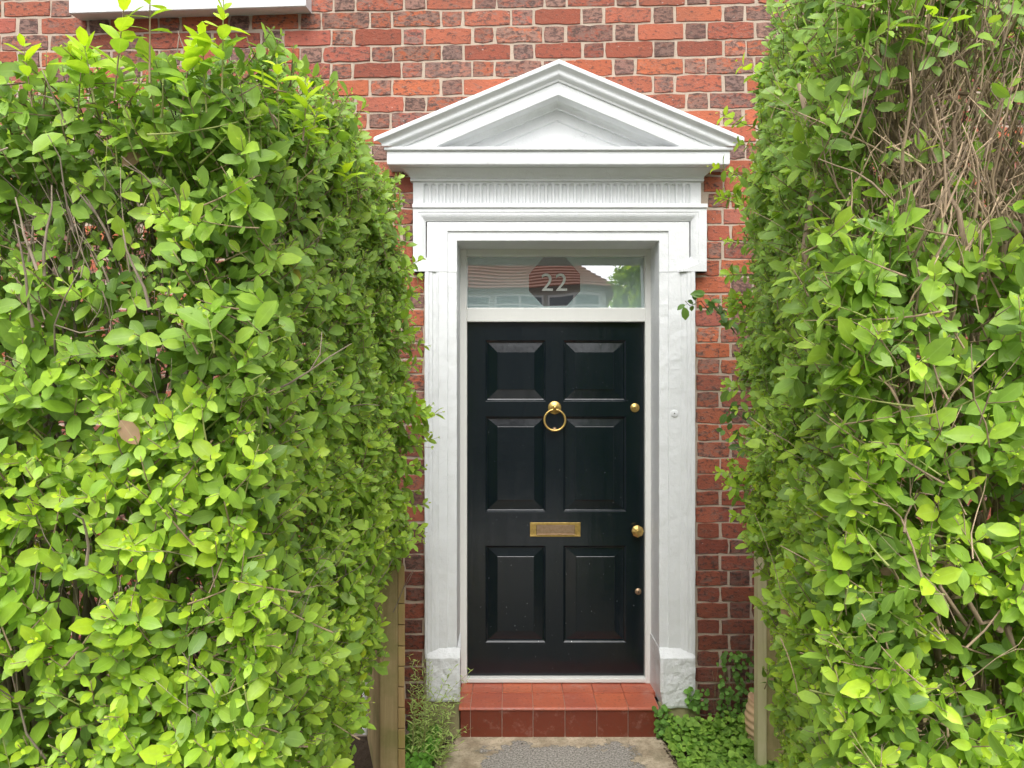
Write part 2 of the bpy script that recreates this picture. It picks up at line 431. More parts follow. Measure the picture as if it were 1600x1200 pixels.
    cell(-4, xl, -.1, zt); cell(xr, 4, -.1, zt); cell(-4, 4, zt, wb); cell(-4, wl, wb, wt); cell(wr, 4, wb, wt); cell(-4, 4, wt, 5.25)
    for (x0, x1) in ((-4, -4), (4, 4)):   # gable ends
        i0 = len(V); V.extend([(x0, YM, -.1), (x0, 10, -.1), (x0, 10, 5.25), (x0, YM, 5.25)]); Fc.append((i0, i0+1, i0+2, i0+3)); A.extend([(0, 0, 1, 1)]*4); MI.append(len(Fc)-1)
    me = bpy.data.meshes.new('wall'); me.from_pydata(V, [], Fc)
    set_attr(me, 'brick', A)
    ob = link('wall', me, [M_brick, M_mortar], house)
    mi = np.zeros(len(Fc), dtype=np.int32); mi[MI] = 1; me.polygons.foreach_set('material_index', mi)
    return ob
build_wall()
# roof above, eaves, so the house is whole from another position
bm = bmesh.new()
prof = [(3.25, 5.15), (6.8, 7.6), (10.3, 5.15), (10.3, 5.05), (6.8, 7.5), (3.25, 5.05)]
a = [bm.verts.new((-4.2, y, z)) for y, z in prof]; b = [bm.verts.new((4.2, y, z)) for y, z in prof]
bm.faces.new(a); bm.faces.new(b[::-1])
for i in range(6): bm.faces.new((a[i], b[i], b[(i+1) % 6], a[(i+1) % 6]))
from_bm('roof', bm, m_flat('roof_tile', (.14, .07, .05), .8), house)
# dark interior lining behind the openings
bm = bmesh.new(); box(bm, -3.9, 3.9, 3.95, 3.97, 0.0, 5.1); from_bm('inner_wall', bm, M_dark, house)

# --- first floor window with its white sill
win = from_bm('window', (lambda b: (box(b, -1.995, -1.065, 3.66, 3.72, 3.475, 3.53, .004), box(b, -1.995, -1.065, 3.66, 3.72, 4.70, 4.75, .004),
      box(b, -1.995, -1.945, 3.66, 3.72, 3.53, 4.70, .004), box(b, -1.115, -1.065, 3.66, 3.72, 3.53, 4.70, .004), box(b, -1.55, -1.51, 3.662, 3.718, 3.53, 4.70, .004), b)[-1])(bmesh.new()), M_frame, house)
bm = bmesh.new(); box(bm, -1.945, -1.115, 3.69, 3.695, 3.53, 4.70); from_bm('pane', bm, M_clear, win)
bm = bmesh.new()
xs0, xs1 = X(108, 3.5), X(478, 3.5)
zl, zr = Z(20, 3.5), Z(8.5, 3.5)
def sill_pt(x, y, dz): return (x, y, zl+(zr-zl)*(x-xs0)/(xs1-xs0)+dz)
pr = [(3.50, 0), (3.505, -.003), (3.60, .012), (3.72, .012), (3.72, .085), (3.505, .066), (3.50, .062)]
a = [bm.verts.new(sill_pt(xs0, *p)) for p in pr]; b = [bm.verts.new(sill_pt(xs1, *p)) for p in pr]
bm.faces.new(a); bm.faces.new(b[::-1])
for i in range(len(pr)): bm.faces.new((a[i], b[i], b[(i+1) % len(pr)], a[(i+1) % len(pr)]))
from_bm('sill', bm, M_white, win)

# --- doorway surround
sur = empty('door_surround', (0, 0, 0)); sur.parent = house; sur.location = (XC, 0, 0)
def sweep_u(bm, prof, hw, yb):
    """prof (projection, z); returns round both ends back to the wall"""
    rows = []
    for p, z in prof:
        h = hw+p; rows.append([bm.verts.new(q) for q in ((XC-h, YW+.01, z), (XC-h, yb-p, z), (XC+h, yb-p, z), (XC+h, YW+.01, z))])
    for r0, r1 in zip(rows, rows[1:]):
        for i in range(3): bm.faces.new((r0[i], r0[i+1], r1[i+1], r1[i]))
    bm.faces.new(rows[0]); bm.faces.new(rows[-1][::-1])
FY = 3.572
hw = .692
# cornice: bed mould, corona, top fillet
zb0, zb1, zc0, zc1, zf1 = 2.654, 2.709, 2.710, 2.767, 2.785
prof = [(.003, zb0), (.012, zb0), (.013, zb0+.009), (.010, zb0+.011)]
for i in range(9):
    t = i/8; prof.append((.012+.034*(1-math.cos(t*math.pi/2)), zb0+.013+t*.036))
prof += [(.050, zb1-.004), (.050, zb1-.0005), (.100, zb1-.0005), (.103, zb1-.004), (.1065, zb1-.003), (.108, zc0+.004), (.108, zc1-.003), (.106, zc1), (.1165, zc1+.001), (.119, zc1+.004), (.120, zf1-.006), (.117, zf1-.001), (-.03, zf1)]
bm = bmesh.new(); sweep_u(bm, prof, hw, FY); from_bm('cornice', bm, M_white, sur)
# pediment
bm = bmesh.new()
ZA = 3.177; SL = .4205
rp = [(-.035, .004), (.146, .002), (.151, -.003), (.150, -.019), (.146, -.023)]
for i in range(1, 8):
    t = i/8; rp.append((.146-.034*t-.006*math.sin(t*2*math.pi), -.023-.050*t))
rp += [(.111, -.075), (.108, -.084), (.101, -.086), (.100, -.143), (.097, -.146), (.034, -.146), (.030, -.150), (.024, -.158), (.020, -.168), (.018, -.176), (-.03, -.176)]
L_, A_, R_ = [], [], []
for p, dz in rp:
    h = min(hw+p+(.012 if dz > -.02 else 0), (ZA+dz-zf1+.001)/SL)
    if p < 0: h = min(h, hw+.14)
    y = FY-p
    L_.append(bm.verts.new((XC-h, y, ZA+dz-SL*h))); A_.append(bm.verts.new((XC, y, ZA+dz))); R_.append(bm.verts.new((XC+h, y, ZA+dz-SL*h)))
n = len(rp)
for i in range(n):
    j = (i+1) % n
    for a, b in ((L_, A_), (A_, R_)): bm.faces.new((a[i], a[j], b[j], b[i]))
bm.faces.new(L_); bm.faces.new(R_[::-1])
# tympanum with a raised border round a sunk triangle
def tri(zap, zbase): h = (zap-zbase)/SL; return [(XC-h, zbase), (XC+h, zbase), (XC, zap)]
t0 = tri(ZA-.15, zf1-.002); t1 = tri(ZA-.083*3.02, zf1-.002+.0); t1 = [(x, z) for x, z in t1]
y0, y1 = FY+.002, FY+.012
t1 = tri(2.952, zf1-.002)
va = [bm.verts.new((x, y0, z)) for x, z in t0]; vb = [bm.verts.new((x, y0, z)) for x, z in t1]; vc = [bm.verts.new((x, y1, z)) for x, z in tri(2.946, zf1-.002)]
for i, j in ((1, 2), (2, 0)): bm.faces.new((va[i], va[j], vb[j], vb[i])); bm.faces.new((vb[i], vb[j], vc[j], vc[i]))
bm.faces.new(vc)
from_bm('pediment', bm, M_white, sur)
# frieze with upright flutes
def frieze():
    x0, x1 = XC-hw, XC+hw; z0, z1 = 2.5385, 2.655; NF = 37; m0 = .045
    xs = []; fw = (x1-x0-2*m0)/NF
    xs = [x0, x0+m0*.5]
    for i in range(NF):
        a = x0+m0+i*fw
        xs += [a+fw*q for q in (.10, .18, .28, .5, .72, .82, .90)]
    xs += [x1-m0*.5, x1]
    zt = z1-.009; zs = [z0, z0+.008, z0+.011, z0+.016, z0+.03, zt-.03, zt-.02, zt-.013, zt-.009, zt-.005, zt-.002, zt, z1]
    bm = bmesh.new(); g = []
    for x in xs:
        col = []
        for z in zs:
            q = (x-x0-m0)/fw; d_ = 0
            if 0 < q < NF:
                u = ((q % 1)-.5)/.36
                cap = max(0, (z-(zt-.013))/.013); r = abs(u)**2+cap**2
                base = 1 if z > z0+.011 else max(0, (z-z0-.008)/.003)
                if r < 1: d_ = .0115*min(1, (1-r)*1.8)*base
            col.append(bm.verts.new((x+random.gauss(0, .0003), FY+d_, z)))
        g.append(col)
    for i in range(len(xs)-1):
        for j in range(len(zs)-1): bm.faces.new((g[i][j], g[i+1][j], g[i+1][j+1], g[i][j+1]))
    for col in (g[0], g[-1]):
        p = bm.verts.new((col[0].co.x, YW+.01, z0)); q = bm.verts.new((col[0].co.x, YW+.01, z1)); bm.faces.new([p]+col+[q])
    return from_bm('frieze', bm, M_white, sur)
frieze()
# architrave: head with its two ears, stepped bands
OL, OR = X(714, 3.572), X(1030, 3.572)      # opening edges
OT = 2.3690                                  # underside of head
bm = bmesh.new()
eL, eR = X(646, 3.565), X(1103, 3.565); zE = Z(425, 3.562)
zT = 2.5385
iz = zE
# inner bead band
prism(bm, [(OL, iz), (OL, OT), (OR, OT), (OR, iz), (OR+.06, iz), (OR+.06, OT+.06), (OL-.06, OT+.06), (OL-.06, iz)], 3.574, YW+.20, .003)
bi = .0445
prism(bm, [(OL-bi, iz), (OL-bi, OT+bi), (OR+bi, OT+bi), (OR+bi, iz), (OR+bi+.10, iz), (OR+bi+.10, OT+bi+.045), (OL-bi-.10, OT+bi+.045), (OL-bi-.10, iz)], 3.567, YW+.01, .003)
bo = .150; tp = OT+.092                      # inner edge of the outer moulding
def ring(o, zlow, eo, top):
    L1, R1 = OL-o, OR+o
    return L1, R1
for (off, yy) in [(0, 3.5652)]+[(.003+.025*q/10, 3.5640-.0135*math.sin(q/10*math.pi/2)) for q in range(11)]+[(.034, 3.548)]:
    L1, R1 = OL-bo-off, OR+bo+off; t_ = tp+off*1.2
    dl = .062-off
    prism(bm, [(eL, zE), (OL-.09-off*.6, zE), (OL-.09-off*.6, zE+.012), (L1, zE+.012+dl), (L1, t_), (R1, t_), (R1, zE+.012+dl), (OR+.09+off*.6, zE+.012), (OR+.09+off*.6, zE), (eR, zE), (eR, zT), (eL, zT)], yy, YW+.009, .0015 if off in (0, .034) else 0)
box(bm, eL-.003, eR+.003, 3.541, YW+.008, zT-.0175, zT+.0025, .003)
from_bm('architrave', bm, M_white, sur)
zP = Z(1026, 3.55)
def pilaster(side):
    # side -1: left of the door, +1: right
    xi = OL if side < 0 else OR; xo = X(664, 3.56) if side < 0 else X(1085.5, 3.56); s = side
    W = abs(xo-xi)
    pts = [(0, 3.80), (0, 3.577), (.003, 3.574), (.040, 3.574), (.0445, 3.573), (.0455, 3.567), (W-.066, 3.567), (W-.063, 3.564), (W-.052, 3.559), (W-.040, 3.557), (W-.036, 3.552), (W-.022, 3.552), (W-.018, 3.548), (W-.003, 3.548), (W, 3.551), (W, YW+.01)]
    bm = bmesh.new(); rows = []
    nz = 60
    for k in range(nz+1):
        z = zP-.01+(zE-zP+.01)*k/nz
        rows.append([bm.verts.new((xi+s*(a+random.gauss(0, .0005)*(a > 0)), y+random.gauss(0, .0006)*(y < 3.7), z)) for a, y in pts])
    for a, b in zip(rows, rows[1:]):
        for i in range(len(pts)-1): bm.faces.new((a[i], a[i+1], b[i+1], b[i]))
    return from_bm('pilaster', bm, M_white, sur)
def plinth(side):
    bm = bmesh.new()
    if side < 0: x0, x1, zb = X(666, 3.53), X(718.5, 3.53), .168
    else: x0, x1, zb = X(1032, 3.53), X(1087, 3.53), .138
    zt = Z(1029, 3.53); nx, nz = 12, 22
    inner = x1 if side < 0 else x0; backi = OL+.004 if side < 0 else OR-.004
    # columns run: outer back, outer front ... inner front, inner back (splayed)
    cols = [(x0 if side < 0 else backi+0, YW+.005 if side < 0 else 3.79)]
    cols += [(x0+(x1-x0)*i/nx, 3.53) for i in range(nx+1)]
    cols += [(backi, 3.79)] if side < 0 else [(x1, YW+.005)]
    rows = []
    for k in range(nz+4):
        if k <= nz: z = zb+(zt-zb)*k/nz; back = 0
        else: z = zt+.012*(k-nz); back = .012*(k-nz)
        row = []
        for i, (x, y) in enumerate(cols):
            f = 3.5 <= y < 3.55
            tap = 0
            if f:
                nn = mnoise.noise(Vector((x*22, side*5, z*22)))*.0045+mnoise.noise(Vector((x*60, side*5, z*60)))*.002
                yy = y+nn+back
                edge = min(i-1, nx+1-i)
                if edge == 0: yy += .006
                if k == 0: yy += .004
                low = max(0, 1-(z-zb)/.09)
                tap = ((x0+x1)/2-x)*.16*low*(side > 0)+mnoise.noise(Vector((9, side, z*30)))*.003*(edge == 0)
            else: yy = y; nn = 0
            zz = z+mnoise.noise(Vector((x*30, 3, 1)))*.006*(k == 0)
            row.append(bm.verts.new((x+tap, yy, zz)))
        rows.append(row)
    for a, b in zip(rows, rows[1:]):
        for i in range(len(cols)-1): bm.faces.new((a[i], a[i+1], b[i+1], b[i]))
    bm.faces.new(rows[-1]); bm.faces.new(rows[0][::-1])
    return from_bm('plinth', bm, M_rough, sur)
for s in (-1, 1): pilaster(s); plinth(s)
# round blanked bell fitting painted over on the right jamb
bx_, bz_ = X(1054, 3.565), Z(646, 3.565)
bm = bmesh.new(); lathe(bm, [(.018, -.01), (.018, .0006), (.015, .0016), (.009, .0014), (.007, .0022), (.004, .0023)], (bx_, 3.566, bz_), 20)
bell = from_bm('bell_fitting', bm, M_white, sur, True)
bm = bmesh.new(); lathe(bm, [(.0035, 0), (.0030, .0030), (.002, .0030)], (bx_, 3.566, bz_), 10); from_bm('screw_hole', bm, M_dark, sur)

# --- door frame
fL, fR = OL-.002, OR+.002
DL, DR = X(730, 3.812), X(1007, 3.812)
gz0, gz1 = Z(481, 3.80), Z(401, 3.82); dt = Z(503, 3.80); db = Z(1059, 3.80)
bm = bmesh.new()
box(bm, fL-.03, DL, 3.79, 3.87, .15, OT+.02, .004); box(bm, DR, fR+.03, 3.79, 3.87, .15, OT+.02, .004)
box(bm, DL-.001, DR+.001, 3.792, 3.87, gz1, OT+.021, .004)
box(bm, DL-.001, DR+.001, 3.792, 3.87, dt, gz0, .004)
frame = from_bm('door_frame', bm, M_frame, house)
bm = bmesh.new(); box(bm, DL-.001, DR+.001, 3.785, 3.87, Z(1066.5, 3.79), Z(1060, 3.79), .003); from_bm('threshold', bm, M_frame, frame)
# --- fanlight: frosted pane, clear octagon with the etched number 22
gy = 3.825; GT = math.tan(R(4)); gmid = (gz0+gz1)/2
cx, cz = X(866.5, gy), Z(439.5, gy); ox, oz = 40*gy/F, 39*gy/F
oc = [(cx+ox*a, cz+oz*b) for a, b in ((-1, -.40), (-.44, -1), (.46, -1), (1, -.40), (1, .28), (.44, .97), (-.44, .97), (-1, .28))]
bm = bmesh.new(); ov = [bm.verts.new((x, gy, z)) for x, z in oc]
rc = [bm.verts.new((x, gy, z)) for x, z in ((DL-.01, gz0-.01), (DR+.01, gz0-.01), (DR+.01, gz1+.01), (DL-.01, gz1+.01))]
# ring between rectangle and octagon
for f in ((rc[0], rc[1], ov[2], ov[1]), (rc[1], ov[3], ov[2]), (rc[1], rc[2], ov[4], ov[3]), (rc[2], ov[5], ov[4]), (rc[2], rc[3], ov[6], ov[5]), (rc[3], ov[7], ov[6]), (rc[3], rc[0], ov[0], ov[7]), (rc[0], ov[1], ov[0])): bm.faces.new(f)
for v in bm.verts: v.co.y += (v.co.z-gmid)*GT
bmesh.ops.recalc_face_normals(bm, faces=bm.faces[:])
fan = from_bm('fanlight', bm, M_frost, house)
bm = bmesh.new(); v = [bm.verts.new((x, gy+.0015+(z-gmid)*GT, z)) for x, z in oc]; bm.faces.new(v)
from_bm('clear_octagon', bm, M_clear, fan)
cu = bpy.data.curves.new('num', 'FONT'); cu.body = '22'; cu.size = 1; cu.extrude = .012; cu.space_character = 1.08
to = bpy.data.objects.new('num', cu); COL.objects.link(to)
dg = bpy.context.evaluated_depsgraph_get(); dg.update()
me = bpy.data.meshes.new_from_object(to.evaluated_get(dg)); bpy.data.objects.remove(to)
co = np.array([v.co[:] for v in me.vertices]); mn, mxx = co.min(0), co.max(0)
tw, th = 40*gy/F, 27*gy/F; ncx, ncz = X(866, gy), Z(441, gy)
for v in me.vertices:
    q = v.co.copy(); v.co = (ncx+((q.x-mn[0])/(mxx[0]-mn[0])-.5)*tw, gy-.003-q.z*.05, ncz+((q.y-mn[1])/(mxx[1]-mn[1])-.5)*th)
link('number', me, M_num, fan)

# --- door leaf
dy = 3.822; S_ = dy/F
dz0, dz1 = db+.004, dt+.004
def px(x): return (x-800)*S_
def pz(y): return CZ-(y-600)*S_
cols = [(758.5, 852.5), (880, 978.5)]; rows_ = [(531.5, 627), (650.5, 800), (852.5, 1004.5)]
fld = {(0, 0): (777, 835, 550, 609), (1, 0): (898.5, 959, 550, 609), (0, 1): (777, 835, 666.5, 782), (1, 1): (898.5, 959.5, 666.5, 782), (0, 2): (777, 834.5, 869.5, 986.5), (1, 2): (900, 960.5, 869.5, 986.5)}
bm = bmesh.new()
xs = [DL+.002]+[px(v) for c in cols for v in c]+[DR-.002]; zs = [dz1]+[pz(v) for r_ in rows_ for v in r_]+[dz0]
def rect(x0, x1, z0, z1, y): return [bm.verts.new(p) for p in ((x0, y, z0), (x1, y, z0), (x1, y, z1), (x0, y, z1))]
def ringf(a, b):
    for i in range(4): j = (i+1) % 4; bm.faces.new((a[i], a[j], b[j], b[i]))
for i in range(5):
    for j in range(7):
        if i in (1, 3) and j in (1, 3, 5):
            c, r_ = i//2, j//2; x0, x1, z1_, z0_ = xs[i], xs[i+1], zs[j], zs[j+1]
            f = fld[(c, r_)]; fx0, fx1, fz1, fz0 = px(f[0]), px(f[1]), pz(f[2]), pz(f[3])
            prev = rect(x0, x1, z0_, z1_, dy)
            for ins, dep in ((.0012, .0004), (.004, .0035), (.008, .0075), (.0125, .0092), (.0135, .0135)):
                cur = rect(x0+ins, x1-ins, z0_+ins, z1_-ins, dy+dep); ringf(prev, cur); prev = cur
            cur = rect(fx0, fx1, fz0, fz1, dy+.0055); ringf(prev, cur); prev = cur
            for ins, dep in ((.0006, .0022), (.002, .0012)):
                cur = rect(fx0+ins, fx1-ins, fz0+ins, fz1-ins, dy+dep); ringf(prev, cur); prev = cur
            bm.faces.new(prev)
        else: bm.faces.new(rect(xs[i], xs[i+1], zs[j+1], zs[j], dy))
box(bm, DL+.002, DR-.002, dy+.02, dy+.045, dz0, dz1)
rim = [rect(DL+.002, DR-.002, dz0, dz1, dy), rect(DL+.002, DR-.002, dz0, dz1, dy+.02)]; ringf(*rim)
bmesh.ops.remove_doubles(bm, verts=bm.verts[:], dist=.00005)
door = from_bm('door', bm, M_door, house)
# knocker
kx, kz = px(866.5), pz(637)
bm = bmesh.new(); lathe(bm, [(.034, 0), (.034, .003), (.031, .005), (.026, .005), (.022, .010), (.012, .013), (.006, .014)], (kx, dy, kz), 28)
lathe(bm, [(.007, .010), (.008, .024), (.010, .030), (.009, .037), (.004, .041)], (kx, dy, kz+.002), 16)
kn = from_bm('door_knocker', bm, M_brass, door, True)
bm = bmesh.new(); torus(bm, (kx, dy-.022, pz(656)), .0535, .0058, 44, 10, -.10); from_bm('ring', bm, M_brass, kn, True)
bm = bmesh.new(); lathe(bm, [(.012, 0), (.012, .004), (.009, .012), (.004, .015)], (kx, dy, pz(671)), 16); from_bm('striker', bm, M_brass2, kn, True)
# letter plate
bm = bmesh.new(); lx0, lx1, lz1, lz0 = px(828), px(907), pz(816.3), pz(838.3)
ix0, ix1, iz1, iz0 = px(838), px(898), pz(820), pz(835.5)
for a in ((lx0, lx1, iz1, lz1), (lx0, lx1, lz0, iz0)): box(bm, a[0], a[1], dy-.005, dy+.001, a[2], a[3], .0012)
for a in ((lx0, ix0), (ix1, lx1)): box(bm, a[0]+.0003, a[1]-.0003, dy-.0046, dy+.001, iz0-.001, iz1+.001, .001)
lp = from_bm('letter_plate', bm, M_brass, door)
bm = bmesh.new(); box(bm, ix0+.001, ix1-.001, dy-.004, dy+.0005, iz0+.002, iz1-.001, .0008)
box(bm, ix0+.003, ix1-.003, dy-.0085, dy-.003, iz0+.001, iz0+.005, .001); from_bm('flap', bm, M_brass2, lp)
# faceted knob
bm = bmesh.new(); c = (px(994.5), dy, pz(828))
lathe(bm, [(.024, 0), (.024, .004), (.012, .007), (.010, .022)], c, 24)
lathe(bm, [(.012, .022), (.030, .032), (.031, .038), (.017, .050), (.006, .053)], c, 8); from_bm('door_knob', bm, M_brass, door)
for (x, y, r, nm) in ((992, 637, .0235, 'cylinder_lock'), (997, 924, .0165, 'deadlock_cover')):
    bm = bmesh.new(); c = (px(x), dy, pz(y)); lathe(bm, [(r, 0), (r, .003), (r*.88, .005), (r*.55, .005), (r*.5, .007), (.003, .0072)], c, 24)
    lk = from_bm(nm, bm, M_brass if r > .02 else M_brass2, door, True)
    bm = bmesh.new(); box(bm, c[0]-.0012, c[0]+.0012, dy-.0082, dy-.006, c[2]-.006, c[2]+.004); from_bm('keyhole', bm, M_dark, lk)

# --- tiled doorstep
step = empty('doorstep', (0, 0, 0)); step.parent = house
TY = 3.53; zf, zb_ = .143, .1525
jx = [-.2465]+[X(v, TY) for v in (735, 784.4, 833, 883, 932.7, 981.6)]+[.697]
bm = bmesh.new(); box(bm, -.243, .700, TY+.009, 3.86, -.05, .1395); 
from_bm('mortar_bed', bm, M_grout, step)
tread = bmesh.new(); riser = bmesh.new(); G = .0014
tc, rcv = [], []
def addtile(bm_, store, fn):
    n0 = len(bm_.verts); fn(); store.extend([random.random()]*(len(bm_.verts)-n0))
def bull(x0, x1):
    y0, y1 = TY-.004, 3.679-G; th_ = .016
    za = zf; zbk = zf+(zb_-zf)*.55
    pr = [(y1, zbk), (y0+.014, za+.0005), (y0+.008, za-.0008), (y0+.003, za-.004), (y0, za-.009), (y0+.001, za-.014), (y0+.004, za-.016), (y1, za-.016)]
    a = [tread.verts.new((x0, y, z)) for y, z in pr]; b = [tread.verts.new((x1, y, z)) for y, z in pr]
    tread.faces.new(a); tread.faces.new(b[::-1])
    for i in range(len(pr)): tread.faces.new((a[i], b[i], b[(i+1) % len(pr)], a[(i+1) % len(pr)]))
for i in range(7):
    a0, a1 = jx[i]+G, jx[i+1]-G
    ext = .008 if i == 0 else 0
    addtile(tread, tc, lambda: bull(a0-ext, a1))
    addtile(tread, tc, lambda: box(tread, a0-.012*(i == 0), a1+.05*(i == 6), 3.679+G, 3.80, zf-.015, zb_-.001, .0012))
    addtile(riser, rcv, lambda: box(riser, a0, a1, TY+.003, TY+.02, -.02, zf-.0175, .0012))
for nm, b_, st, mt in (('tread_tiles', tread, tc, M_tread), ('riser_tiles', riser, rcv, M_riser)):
    nv = len(b_.verts); o = from_bm(nm, b_, mt, step); st = (st+[.5]*nv)[:nv]; set_attr(o.data, 'tile', st, 'FLOAT')
# footings under the two plinths
for x0, x1, zt in ((-.42, -.2515, .165), (.705, .90, .145)):
    bm = bmesh.new(); box(bm, x0, x1, 3.545, YW, -.05, zt, .006)
    bmesh.ops.subdivide_edges(bm, edges=bm.edges[:], cuts=4, use_grid_fill=True)
    for v in bm.verts: v.co += Vector((0, 1, .6))*mnoise.noise(v.co*25)*.006
    from_bm('footing', bm, M_block, sur)
# white waste pipe on the wall behind the left hedge
bm = bmesh.new(); xp = X(571, 3.57); lathe(bm, [(.016, 0), (.016, 1.0)], (xp, 3.57, 0), 16, 'Z')
for z in (.25, .85): box(bm, xp-.024, xp+.024, 3.56, 3.60, z, z+.02, .002)
from_bm('waste_pipe', bm, M_pipe, house, False)

# ------------------------------------------------------------------ leaves and twigs
ROWV = np.array([0, .16, .42, .73, 1.0]); HW = np.array([.05, .33, .50, .45, .04])
class Foliage:
    def __init__(s): s.P = []; s.T = []; s.N = []; s.L = []; s.W = []; s.C = []; s.K = []; s.tubes = []
    def leaf(s, p, t, n, L, W, c, k=.2):
        s.P.append(p); s.T.append(t); s.N.append(n); s.L.append(L); s.W.append(W); s.C.append(c); s.K.append(k)
    def tube(s, pts, r0, r1, col): s.tubes.append((pts, r0, r1, col))
    def build_leaves(s, name, mat, parent=None, hwp=HW, rv=ROWV):
        P, T, N = (np.array(a, dtype=np.float64) for a in (s.P, s.T, s.N))
        L, W, C, K = (np.array(a, dtype=np.float64) for a in (s.L, s.W, s.C, s.K))
        T /= np.linalg.norm(T, axis=1, keepdims=True); N -= (N*T).sum(1, keepdims=True)*T
        N /= np.linalg.norm(N, axis=1, keepdims=True)+1e-9; B = np.cross(T, N)
        n = len(P); fold = rng.uniform(.10, .42, n); wav = rng.normal(0, .05, n); tw = rng.normal(0, .12, n)
        V = np.zeros((n, 15, 3)); UV = np.zeros((15, 2))
        for i, (v, hw_) in enumerate(zip(rv, hwp)):
            for j, u in enumerate((-1, 0, 1)):
                q = hw_*u
                along = v*L; zz = L*(-K*v*v+.04)+np.abs(q)*W*fold+q*W*(wav+tw*v)
                V[:, i*3+j] = P+T*(along)[:, None]+B*(q*W)[:, None]+N*zz[:, None]
                UV[i*3+j] = (u, v)
        f = np.array([(i*3+j, i*3+j+1, (i+1)*3+j+1, (i+1)*3+j) for i in range(4) for j in (0, 1)])
        Fi = (f[None]+(np.arange(n)*15)[:, None, None]).reshape(-1)
        me = bpy.data.meshes.new(name); nf = n*8
        me.vertices.add(n*15); me.vertices.foreach_set('co', V.ravel().astype(np.float32))
        me.loops.add(nf*4); me.loops.foreach_set('vertex_index', Fi.astype(np.int32))
        me.polygons.add(nf); me.polygons.foreach_set('loop_start', np.arange(0, nf*4, 4, dtype=np.int32))
        me.update(calc_edges=True)
        me.polygons.foreach_set('use_smooth', np.ones(nf, dtype=bool))
        set_attr(me, 'leafcol', np.repeat(np.c_[C, np.ones(n)], 15, 0))
        uv3 = np.zeros((n*15, 3)); uv3[:, :2] = np.tile(UV, (n, 1)); set_attr(me, 'leafuv', uv3, 'FLOAT_VECTOR')
        return link(name, me, mat, parent)
    def build_tubes(s, name, mat, parent=None, sides=5):
        V, Fc, A = [], [], []
        for pts, r0, r1, col in s.tubes:
            pts = np.asarray(pts, dtype=float); m = len(pts); d0 = pts[-1]-pts[0]; d0 /= np.linalg.norm(d0)+1e-9
            ref = np.array((0, 0, 1.)) if abs(d0[2]) < .8 else np.array((1., 0, 0)); u = np.cross(d0, ref); u /= np.linalg.norm(u); w_ = np.cross(d0, u)
            b0 = len(V)
            for i in range(m):
                r = r0+(r1-r0)*i/(m-1)
                for k in range(sides):
                    a = 2*math.pi*k/sides; V.append(pts[i]+r*(math.cos(a)*u+math.sin(a)*w_))
            for i in range(m-1):
                for k in range(sides):
                    k2 = (k+1) % sides; Fc.append((b0+i*sides+k, b0+i*sides+k2, b0+(i+1)*sides+k2, b0+(i+1)*sides+k))
            Fc.append(tuple(b0+(m-1)*sides+k for k in range(sides)))
            A.extend([(*col, 1)]*(m*sides))
        me = bpy.data.meshes.new(name); me.from_pydata([tuple(v) for v in V], [], Fc); set_attr(me, 'leafcol', A)
        return link(name, me, mat, parent, True)
def nrm(v): v = np.asarray(v, dtype=float); return v/(np.linalg.norm(v)+1e-9)
def frame_of(d_):
    ref = np.array((0, 0, 1.)) if abs(d_[2]) < .85 else np.array((1., 0, 0)); u = nrm(np.cross(d_, ref)); return u, np.cross(d_, u)
DARK = np.array((.155, .29, .055)); MIDG = np.array((.34, .56, .05)); NEW = np.array((.66, .87, .045)); YEL = np.array((.55, .66, .03)); GREY = np.array((.27, .43, .14))
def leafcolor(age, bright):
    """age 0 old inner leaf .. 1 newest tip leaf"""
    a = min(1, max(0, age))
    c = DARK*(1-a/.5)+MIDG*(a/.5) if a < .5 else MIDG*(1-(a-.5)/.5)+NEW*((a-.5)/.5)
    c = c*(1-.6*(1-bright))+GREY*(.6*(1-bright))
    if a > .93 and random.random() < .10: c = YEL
    r = random.random()
    if r < .0004: c = np.array((.62, .50, .05))
    elif r < .0018: c = np.array((.45, .25, .17))
    return c*random.uniform(.80, 1.2)
def shoot(fo, base, d_, L, size, bright, nodes=None, first=.15, newness=1.0, twigcol=(.30, .22, .13), bend=.15, out=(0, -.3, .3)):
    d_ = nrm(d_); u, v = frame_of(d_); ph = random.uniform(0, math.pi)
    k = nodes or max(3, int(L/.021)); bendv = nrm(rng.normal(0, 1, 3)+np.array((0, 0, 1.2)))*bend*L
    pts = [np.asarray(base)+d_*L*t+bendv*t*t for t in np.linspace(0, 1, 5)]
    fo.tube(pts, .0013+.0010*random.random(), .0007, np.array(twigcol)*random.uniform(.7, 1.2) if random.random() < .6 else np.array((.30, .34, .10)))
    for i in range(k):
        t = first+(1-first)*((i+.6)/k)
        if random.random() < .08: continue
        p = np.asarray(base)+d_*L*t+bendv*t*t; phi = ph+i*math.pi/2+random.gauss(0, .25)
        q = i/(k-1) if k > 1 else 1
        open_ = .30+.75*q**2.2+random.gauss(0, .12)     # leaves near tip point forward
        szq = (.55+.75*math.sin(math.pi*min(1, q*.92+.12)))
        if q > .9: szq *= .55
        for s in (0, math.pi):
            if random.random() < .06: continue
            a = phi+s+random.gauss(0, .2); r = math.cos(a)*u+math.sin(a)*v
            t_ = nrm(r*(1.05-.4*min(1, open_))+d_*open_+rng.normal(0, .16, 3)+np.array((0, 0, -.05)))
            n_ = nrm(d_*.55-r*.35*open_+np.array(out)*.95+np.array((0, -.20, .38))+rng.normal(0, .21, 3))
            Lf = size*szq*random.uniform(.75, 1.25); 
            age = newness*(.30+.68*q)+random.gauss(0, .08)
            fo.leaf(p+r*.002, t_, n_, Lf, Lf*random.uniform(.46, .62), leafcolor(age, bright), random.uniform(-.02, .30))
